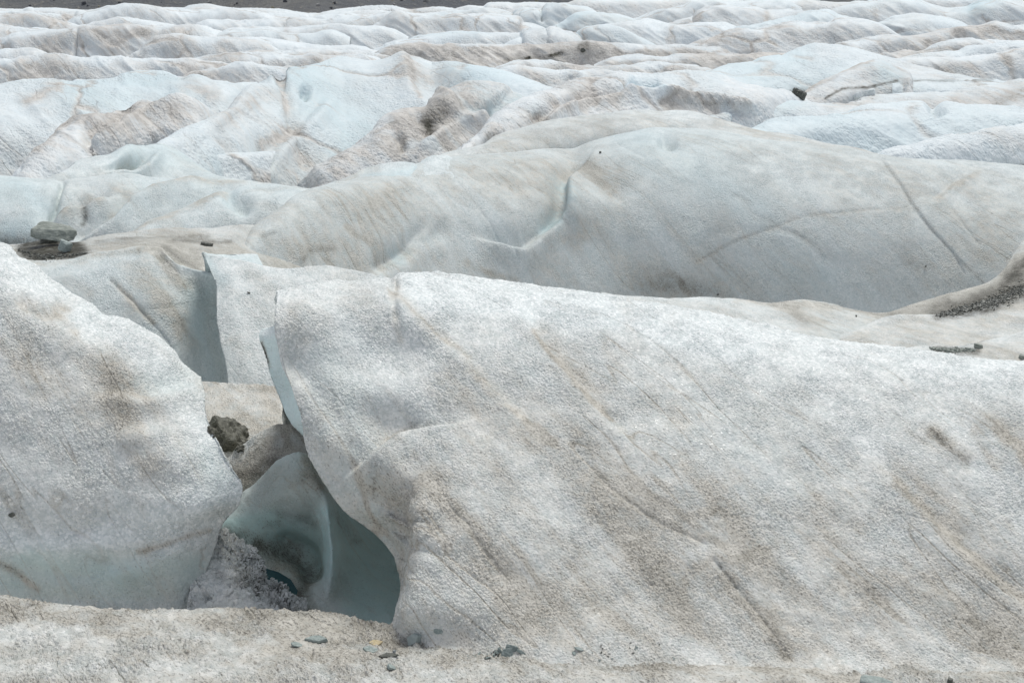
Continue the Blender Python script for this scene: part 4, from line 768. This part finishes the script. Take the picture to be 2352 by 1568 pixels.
far([(900,118),(940,110),(990,108),(1010,104),(1034,97),(1060,96),(1090,93),(1130,95),(1200,96),(1280,100),(1350,106),(1400,106),(1470,108),(1568,110),(1650,112)], 36.5, seed=27, brown=0.6, strokes=[(BR,22,.9,[(1030,128),(1150,130),(1280,120),(1400,115)]),(BR,20,.6,[(980,118),(1040,112)]),(GR,6,.5,[(1160,138),(1210,130),(1290,125)]),(GR,5,.6,[(1265,126),(1295,122)]),(GR,4,.7,[(1208,133),(1216,128)]),(GR,7,.8,[(1330,116),(1345,113)])])
far([(1100,170),(1150,155),(1185,142),(1215,140),(1250,144),(1300,148),(1400,152),(1480,148),(1568,152),(1620,155)], 30, seed=28, brown=0.35)
far([(1130,185),(1160,172),(1185,168),(1230,168),(1290,173),(1370,172),(1440,170),(1500,172),(1568,174)], 26.5, seed=29, brown=0.15, strokes=[(BR,10,.5,[(1200,175),(1260,200)])])
far([(1400,135),(1460,132),(1520,135),(1560,132),(1640,138),(1700,145),(1760,140),(1800,138)], 33, seed=30, brown=0.45, strokes=[(BR,20,.6,[(1560,140),(1700,150),(1790,130)]),(BR,14,.6,[(1568,120),(1620,130)])])
far([(1560,60),(1600,52),(1612,35),(1640,26),(1680,22),(1730,25),(1760,35),(1800,40),(1850,38)], 58, seed=31, brown=0.12, strokes=[(BR,6,.8,[(1608,45),(1605,85)]),(BR,8,.7,[(1756,40),(1760,75)])])
far([(1630,95),(1660,85),(1680,72),(1700,65),(1740,62),(1770,55),(1800,50),(1850,42),(1890,40),(1920,52),(1960,60)], 45, seed=32, brown=0.08, blue=.45)
far([(1600,105),(1650,95),(1700,82),(1740,75),(1780,68),(1830,60),(1850,62),(1900,62),(1930,55),(1970,62),(2030,75)], 41, seed=33, brown=0.2, strokes=[(BR,14,.8,[(1640,90),(1690,78)])])
far([(1900,45),(1940,30),(1990,20),(2040,12),(2090,10),(2140,22),(2180,30),(2220,28),(2260,18),(2290,16),(2352,22),(2460,25)], 62, seed=34, brown=0.12, blue=.3, strokes=[(BL,18,.6,[(2240,30),(2280,25)]),(BR,9,.6,[(2005,40),(2010,80)])])
far([(1960,108),(2020,100),(2068,96),(2120,90),(2160,84),(2190,78),(2210,70),(2250,62),(2290,54),(2330,62),(2352,60),(2460,55)], 38, seed=35, brown=0.3, strokes=[(BR,16,.7,[(2080,95),(2170,85),(2280,65)]),(GR,5,.5,[(2190,70),(2198,66)])])
far([(1950,90),(1990,80),(2030,62),(2060,48),(2100,45),(2150,55),(2190,65)], 48, seed=36, brown=0.06, blue=.3)
far([(2060,150),(2101,139),(2150,135),(2201,133),(2235,124),(2268,117),(2300,110),(2352,105),(2460,100)], 31, seed=37, brown=0.08, blue=.25, strokes=[(BR,14,.4,[(2080,150),(2160,150)])])
far([(2030,135),(2070,128),(2120,120),(2160,108),(2200,100),(2250,96),(2352,90),(2460,85)], 33.5, seed=371, brown=0.3)
far([(2060,150),(2085,143),(2120,146),(2185,142),(2230,139),(2268,138),(2300,133),(2352,127),(2460,120)], 28.5, seed=38, brown=0.18, strokes=[(BR,20,.5,[(2120,160),(2230,170)])])

# base of the glacier under and between the ridges
def base_sheet():
    nx, ny = 260, 320
    yy = 1.0 * (190 / 1.0) ** (np.linspace(0, 1, ny)); 
    X = np.linspace(-1, 1, nx)[None, :] * (yy[:, None] * 0.62 + 5); Y = np.repeat(yy[:, None], nx, 1)
    Z = np.interp(Y, [0, 4, 5, 8, 12, 16, 22, 30, 45, 60, 80, 112, 150, 200], [-2.5, -2.75, -3.0, -3.1, -3.3, -3.5, -3.7, -3.9, -4.4, -5.0, -6.0, -7.4, -10.5, -14])
    W = np.stack([X, Y, Z], -1); W[..., 2] += np.clip(Y * 0.006, 0, 0.5) * fbm(W * np.array([.25, .5, .0]), 4, 900)
    M = np.zeros(X.shape + (3,), np.float32); M[..., 0] = .35; M[..., 1] = .1
    o = grid_mesh('glacier', W, M, ICE_HILL); o['kind'] = 'structure'
base_sheet()

# moraine slope behind the ice
def moraine():
    nx, ny = 420, 260
    yy = np.linspace(150, 620, ny); X = np.linspace(-330, 330, nx)[None, :].repeat(ny, 0); Y = yy[:, None].repeat(nx, 1)
    Z = np.interp(Y, [150, 190, 240, 320, 450, 620], [-12, -11.0, -2, 22, 75, 170])
    W = np.stack([X, Y, Z], -1)
    W[..., 2] += 5 * fbm(W * np.array([.02, .008, 0]), 4, 950, ridged=True) + 0.8 * fbm(W * .25, 4, 951)
    o = grid_mesh('moraine_slope', W, None, MORAINE); o['kind'] = 'structure'
moraine()

# ------------------------------------------------------------------ stones, gravel and loose ice
bpy.context.view_layer.update()
dg = bpy.context.evaluated_depsgraph_get()

def surf(u, v):
    """where the line of sight at (u, v) meets the ice, and the slope there"""
    d = Vector(world(np.float64(u), np.float64(v), 1.0)).normalized()
    hit, loc, nor, idx, ob, mx = scene.ray_cast(dg, Vector((0, 0, 0)), d)
    if nor.z < 0: nor = -nor
    return (loc, nor) if hit else (Vector(world(np.float64(u), np.float64(v), 5.0)), Vector((0, 0, 1)))

def hull_mesh(name, pts, mat, bev=0.04, sub=2, rough=0.03, seed=0, strata=0.0):
    """an angular stone: hull of its corners, edges worn, faces broken by fine relief"""
    bm = bmesh.new()
    for p in pts: bm.verts.new(p)
    r = bmesh.ops.convex_hull(bm, input=bm.verts)
    bmesh.ops.delete(bm, geom=[g for g in r['geom_interior'] if isinstance(g, bmesh.types.BMVert)], context='VERTS')
    bmesh.ops.dissolve_limit(bm, angle_limit=R(6), verts=bm.verts, edges=bm.edges)
    size = max((max(v.co[i] for v in bm.verts) - min(v.co[i] for v in bm.verts)) for i in range(3))
    if bev: bmesh.ops.bevel(bm, geom=bm.edges[:], offset=bev * size, segments=1, affect='EDGES', clamp_overlap=True)
    bmesh.ops.triangulate(bm, faces=bm.faces)
    for _ in range(sub):
        bmesh.ops.subdivide_edges(bm, edges=[e for e in bm.edges if e.calc_length() > size * 0.04], cuts=1)
        bmesh.ops.triangulate(bm, faces=bm.faces)
    bm.normal_update()
    co = np.array([v.co[:] for v in bm.verts]); q = co / size
    n = fbm(q * 5, 4, seed, ridged=True) * rough * size
    if strata: n = n + strata * size * np.sign(np.sin(q[:, 2] * 60 + 4 * fbm(q * 3, 2, seed + 3))) * 0.5
    for v, k in zip(bm.verts, n): v.co += v.normal * float(k)
    me = bpy.data.meshes.new(name); bm.to_mesh(me); bm.free()
    me.materials.append(mat)
    return me

def chip_pts(rng, lx, ly, lz, n=9):
    pts = []
    for i in range(n):
        a = 2 * math.pi * (i + rng.uniform(-.3, .3)) / n; r = rng.uniform(.75, 1.05)
        for sz in (-1, 1):
            k = r * rng.uniform(.82, 1.0)
            pts.append((lx * .5 * math.cos(a) * k, ly * .5 * math.sin(a) * k, lz * .5 * sz * rng.uniform(.5, 1)))
    return pts

def stone(name, u, v, size, mat, label, cat, dims=(1, .7, .3), rot=(0, 0, 0), seed=0, sink=0.25, group=None, n=7, flat=True, rough=0.02, pts=None, lift=0.0):
    rng = random.Random(seed)
    loc, nor = surf(u, v)
    dist = loc.y; s = size / F * dist * (1.1 if v > 1400 else 1.0)
    me = hull_mesh(name, pts or chip_pts(rng, dims[0] * s, dims[1] * s, dims[2] * s, n), mat, bev=0.012, sub=3, rough=rough, seed=seed)
    o = bpy.data.objects.new(name, me); col.objects.link(o)
    o.location = loc + nor * (dims[2] * s * (0.5 - sink)) + Vector((0, 0, lift * s))
    base = nor.to_track_quat('Z', 'Y').to_matrix().to_4x4() if flat else Matrix.Identity(4)
    e = Matrix.Rotation(R(rot[2]), 4, 'Z') @ Matrix.Rotation(R(rot[1]), 4, 'Y') @ Matrix.Rotation(R(rot[0]), 4, 'X')
    o.rotation_euler = (base @ e).to_euler() if not flat else (Matrix.Rotation(0, 4, 'Z') @ Quat_up(nor) @ e).to_euler()
    o['label'] = label; o['category'] = cat
    if group: o['group'] = group
    return o
def Quat_up(n):
    return Vector((0, 0, 1)).rotation_difference(n).to_matrix().to_4x4()

# the boulder perched on the dirty shelf
bw_ = 0.305
bp_ = [(-.50,.02,.0),(-.34,-.06,-.03),(.08,-.05,-.09),(.26,-.07,-.14),(.45,.05,-.10),(-.49,.04,.23),(.50,.14,.15),(-.37,.36,.36),(-.30,.40,.36),(.08,.42,.30),(.28,.36,.25),(-.42,.42,.02),(.42,.42,-.05)]
me = hull_mesh('boulder', [(p[0] * bw_, p[1] * bw_, p[2] * bw_ * 0.74) for p in bp_], SLATE, bev=0.012, sub=4, rough=0.02, seed=5, strata=0.003)
o = bpy.data.objects.new('boulder', me); col.objects.link(o)
P = world(np.float64(121), np.float64(544), 9.45); o.location = Vector(P)
o['label'] = 'large flat grey green slate boulder perched over a dark hollow on the dirty ice shelf'; o['category'] = 'boulder'
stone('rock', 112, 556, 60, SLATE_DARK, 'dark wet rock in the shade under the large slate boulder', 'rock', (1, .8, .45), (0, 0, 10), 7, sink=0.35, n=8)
stone('rock', 152, 578, 33, SLATE_PALE, 'small pale green angular rock leaning at the right foot of the large boulder', 'rock', (1, .8, .85), (10, 20, 30), 8, sink=0.05, rough=.05, flat=False)
stone('pebble', 69, 590, 7, SLATE_DARK, 'tiny dark pebble on the silt left of and below the large boulder', 'pebble', (1, .7, .6), seed=9)
stone('rock', 474, 564, 36, SLATE_DARK, 'low dark rock half buried on the brown shelf above the pointed ice slab', 'rock', (1, .6, .26), (0, 0, 0), 10, sink=0.2, rough=.05)
# pit
stone('rock', 524, 1016, 112, SOIL, 'dark crumbly wet rock wedged in the pit beside the left ice block', 'rock', (1, .9, .5), (15, 25, 40), 12, sink=0.3, n=11, rough=.13)
# near strip
stone('flat_stone', 727, 1470, 66, SLATE_FORE, 'long pale green flat stone, largest of the stones at the left of the near silt', 'stone', (1, .5, .14), (6, 3, -6), 21, sink=0.1, n=6)
stone('flat_stone', 683, 1481, 37, SLATE_FORE, 'small blue grey flat stone just left of the long pale green one', 'stone', (1, .8, .12), (-5, 8, 20), 22, sink=0.1)
stone('flat_stone', 861, 1478, 40, OCHRE, 'ochre yellow flat stone in the near silt', 'stone', (1, .8, .15), (8, -8, 12), 23, sink=0.15, n=6)
stone('flat_stone', 849, 1493, 44, SLATE_FORE, 'pale grey flat stone right below the ochre stone', 'stone', (1, .8, .12), (10, 5, -15), 24, sink=0.15, n=6)
stone('rock', 956, 1470, 42, SLATE_PALE, 'angular pale green rock with facets standing on the near ice right of the ochre stone', 'rock', (1, .8, .62), (0, 8, 20), 25, sink=0.25, n=6)
stone('pebble', 904, 1502, 12, ICE_CRUST, 'small white pebble lying on a dark flat stone', 'pebble', (1, .8, .8), seed=26, sink=-.2)
stone('flat_stone', 893, 1507, 52, SLATE_DARK, 'dark flat stone with a white pebble on it', 'stone', (1, .45, .10), (4, -4, 5), 27, sink=0.1, n=6)
stone('flat_stone', 898, 1533, 34, SLATE_FORE, 'green stone half sunk in ice nearest the bottom, below the dark flat stone', 'stone', (1, .8, .25), (15, 15, 60), 28, sink=0.2, n=5)
stone('flat_stone', 1006, 1449, 30, SLATE_FORE, 'dark grey stone sunk in ice under the big ridge, above the other stones', 'stone', (1, .5, .10), (0, 0, -12), 29, sink=0.42)
stone('slate', 1176, 1491, 58, SLATE_FORE, 'sharp long slate blade sticking up out of the slate pile', 'stone', (1, .35, .07), (50, 20, -18), 30, sink=-0.6, n=5)
stone('slate', 1166, 1502, 42, SLATE_FORE, 'broad pale slate plate leaning under the long slate blade', 'stone', (1, .8, .12), (35, 10, 10), 31, sink=-0.3, n=6)
stone('slate', 1148, 1496, 24, SLATE_FORE, 'upright narrow pale slate plate left of the broad one', 'stone', (.5, .9, .12), (55, -30, 10), 32, sink=-0.5, n=5)
stone('slate', 1196, 1498, 30, SLATE_FORE, 'slim pale slate plate at the right end of the slate pile', 'stone', (1, .4, .12), (25, 16, -20), 33, sink=-0.3, n=5)
stone('flat_stone', 1329, 1491, 26, SLATE_PALE, 'narrow whitish flat stone alone in the silt right of the slate pile', 'stone', (1, .4, .18), (0, 10, -8), 34, sink=0.0, n=6)
stone('flat_stone', 1318, 1500, 14, SLATE_FORE, 'small grey stone tucked below the narrow whitish stone', 'stone', (1, .7, .2), (0, 10, -50), 35, sink=0.1)
stone('boulder', 2016, 1585, 100, SLATE_FORE, 'smooth grey green boulder cut by the bottom edge of the photo', 'boulder', (1, .8, .42), (8, 10, -10), 36, sink=0.42, n=13)
stone('rock', 2181, 1566, 22, SLATE_DARK, 'small dark rock right of the boulder at the bottom edge', 'rock', (1, .7, .6), (0, 10, 30), 37, sink=0.2)
rng = random.Random(4)
for i in range(34):       # slivers of slate along the silt beside the slate pile
    t = rng.random(); u = 1065 + 90 * t + rng.uniform(-4, 50) * (1 - t); v = 1508 + rng.gauss(0, 4.5) - 8 * t
    stone('slate_chip', u, v, rng.uniform(6, 16), rng.choice([SLATE_FORE, SLATE_FORE, SLATE_DARK]), 'thin grey slate chip in the loose pile on the near silt', 'slate chip',
          (1, .5, .14), (rng.uniform(-35, 35), rng.uniform(-30, 30), rng.uniform(0, 180)), 100 + i, sink=-0.2, n=5, group='slate chips piled in the near silt')
for i in range(16):
    u = rng.uniform(1330, 1560); v = 1492 + (u - 1330) * 0.06 + rng.gauss(0, 9)
    stone('slate_chip', u, v, rng.uniform(5, 10), rng.choice([SLATE_FORE, SLATE_DARK]), 'tiny slate chip scattered in the brown silt right of the pile', 'slate chip',
          (1, .6, .2), (rng.uniform(-25, 25), rng.uniform(-20, 20), rng.uniform(0, 180)), 160 + i, sink=0, n=5, group='slate chips strewn right of the pile')
# lone stones on the slopes
stone('pebble', 28, 1182, 19, SLATE_DARK, 'dark pebble stuck on the face of the left ice block', 'pebble', (1, .7, .5), (0, -15, 20), 41, sink=0)
stone('pebble', 571, 673, 12, SLATE_DARK, 'thin dark pebble on the pointed ice slab', 'pebble', (1, .3, .3), (0, 20, 0), 42, sink=0)
stone('pebble', 1966, 727, 8, SLATE_DARK, 'small grey pebble on the snowy slope below the long middle ridge', 'pebble', (.6, 1, .5), (0, 0, 0), 43, sink=0)
stone('rock', 2247, 799, 26, SLATE, 'grey rock at the right end of the short gravel strip', 'rock', (1, .7, .45), (0, 12, -10), 44, sink=0.1)
stone('rock', 2347, 822, 22, SLATE, 'grey rock at the right edge of the photo beside the near ridge', 'rock', (1, .7, .45), (0, 12, 20), 45, sink=0.1)
stone('pebble', 1649, 677, 7, SLATE_DARK, 'black pebble low on the long middle ridge above its dirty foot', 'pebble', (1, .7, .7), seed=46, sink=0)
stone('pebble', 2126, 612, 5, SLATE_DARK, 'tiny black pebble on the long middle ridge near the diagonal crack', 'pebble', (1, .7, .7), seed=47, sink=0)
stone('pebble', 1379, 352, 7, SLATE_DARK, 'black pebble near the top of the long middle ridge', 'pebble', (1, .7, .7), seed=48, sink=0)
stone('boulder', 1833, 221, 38, SLATE_DARK, 'dark boulder in the hollow at the foot of the long rounded hill', 'boulder', (1, .7, .42), (0, 0, 0), 50, sink=0.2, rough=.12, n=9)
stone('boulder', 1339, 117, 14, SLATE_DARK, 'distant dark boulder at the right end of the brown band', 'boulder', (1, .7, .5), (0, -15, 0), 51, sink=0.1)
stone('rock', 1216, 132, 6, SLATE_DARK, 'distant small dark rock in the middle of the brown band', 'rock', (1, .7, .7), (0, 0, 0), 52, sink=0.1)
stone('ice_chunk', 1966, 224, 24, ICE_MID, 'small white ice chunk, left of two lying before the thin dark seam', 'ice chunk', (1, .8, .7), (0, 0, 10), 53, sink=0.1, rough=.05)
stone('ice_chunk', 1996, 219, 38, ICE_MID, 'long white ice chunk, right of two lying before the thin dark seam', 'ice chunk', (1, .6, .38), (0, -6, 0), 54, sink=0.1, rough=.05)

# gravel that nobody could count
def gravel(name, path, count, wid, smin, smax, mat, seed):
    rng = random.Random(seed); protos = []
    for k in range(8):
        bm = bmesh.new()
        for p in chip_pts(rng, 1, .75, .45, 6): bm.verts.new(p)
        bmesh.ops.convex_hull(bm, input=bm.verts); bm.verts.index_update()
        protos.append((np.array([v.co[:] for v in bm.verts]), [[v.index for v in f.verts] for f in bm.faces])); bm.free()
    seg = [(a, b, math.hypot(b[0] - a[0], b[1] - a[1])) for a, b in zip(path[:-1], path[1:])]
    tot = sum(x[2] for x in seg); VV, FF, nv = [], [], 0
    for i in range(count):
        t = rng.random() * tot
        for a, b, l in seg:
            if t <= l: break
            t -= l
        k = min(t / l, 1); wl = a[2] + (b[2] - a[2]) * k
        u = a[0] + (b[0] - a[0]) * k; v = a[1] + (b[1] - a[1]) * k + rng.gauss(0, 0.45) * wl * wid
        loc, nor = surf(u, v); z = smin + (smax - smin) * rng.random() ** 3
        if rng.random() < 0.02: z *= 1.8
        M = np.array((Quat_up(nor) @ Matrix.Rotation(rng.uniform(0, 6.28), 4, 'Z') @ Matrix.Rotation(rng.uniform(-.6, .6), 4, 'X')).to_3x3())
        pv, pf = rng.choice(protos)
        VV.append((pv * z) @ M.T + np.array(loc + nor * z * .08)); FF += [[j + nv for j in f] for f in pf]; nv += len(pv)
    me = bpy.data.meshes.new(name); me.from_pydata(np.concatenate(VV).tolist(), [], FF); me.materials.append(mat)
    o = bpy.data.objects.new(name, me); col.objects.link(o); o['kind'] = 'stuff'
    return o
o = gravel('dark_gravel', [(2150,724,2),(2195,716,9),(2240,704,8),(2290,690,13),(2330,674,14),(2400,648,16)], 4200, 1.15, .005, .02, SLATE_DARK, 1)
o['label'] = 'band of dark wet gravel in the trough at the right edge'; o['category'] = 'gravel'
o = gravel('grey_gravel', [(2135,799,2),(2160,802,4),(2200,805,5),(2240,804,3)], 420, 1.0, .008, .024, SLATE, 2)
o['label'] = 'short strip of grey gravel right behind the near ridge'; o['category'] = 'gravel'
o = gravel('shade_grit', [(40,575,4),(90,590,9),(160,588,6),(200,582,2)], 420, 1.0, .006, .022, SLATE_DARK, 3)  # chips added to darken the shaded hollow beneath the boulder
o['label'] = 'black grit added to deepen the shade under the large boulder'; o['category'] = 'grit'

o = gravel('wet_gravel', [(478,985,8),(520,1005,22),(560,1030,12)], 700, 1.0, .006, .022, SOIL, 5)
o['label'] = 'dark wet gravel heaped round the rock in the pit'; o['category'] = 'gravel'

# boulders strewn over the far moraine
rng = random.Random(9)
mor = [make_rock_mat("moraine boulder pale", (0.30, 0.28, 0.20), (0.42, 0.39, 0.30), scale=.5), make_rock_mat("moraine boulder dark", (0.05, 0.055, 0.065), (0.10, 0.10, 0.11), scale=.5), make_rock_mat("moraine boulder grey", (0.24, 0.24, 0.24), (0.34, 0.33, 0.32), scale=.5)]
protos = []
for k in range(3):
    protos.append(hull_mesh('moraine_boulder', chip_pts(rng, 1, .8, .75, 7), mor[k], bev=.04, sub=2, rough=.05, seed=k))
n = 0
for i in range(90):
    u = rng.uniform(0, 1400) if rng.random() < .85 else rng.uniform(1660, 2040); v = rng.uniform(-14, 24)
    loc, nor = surf(u, v)
    if loc.y < 140: continue
    k = rng.choice([0, 1, 1, 2, 2]); s = rng.uniform(.35, 1.3) * loc.y / 300
    o = bpy.data.objects.new('moraine_boulder', protos[k]); col.objects.link(o)
    o.location = loc + Vector((0, 0, .1 * s)); o.scale = (s, s, s); o.rotation_euler = (rng.uniform(-.3, .3), rng.uniform(-.3, .3), rng.uniform(0, 6.28))
    o['label'] = ['pale ochre boulder on the far grey moraine slope', 'dark boulder on the far grey moraine slope', 'grey boulder on the far grey moraine slope'][k]
    o['category'] = 'boulder'; o['group'] = 'boulders strewn over the far moraine slope'; n += 1
print('moraine boulders', n)
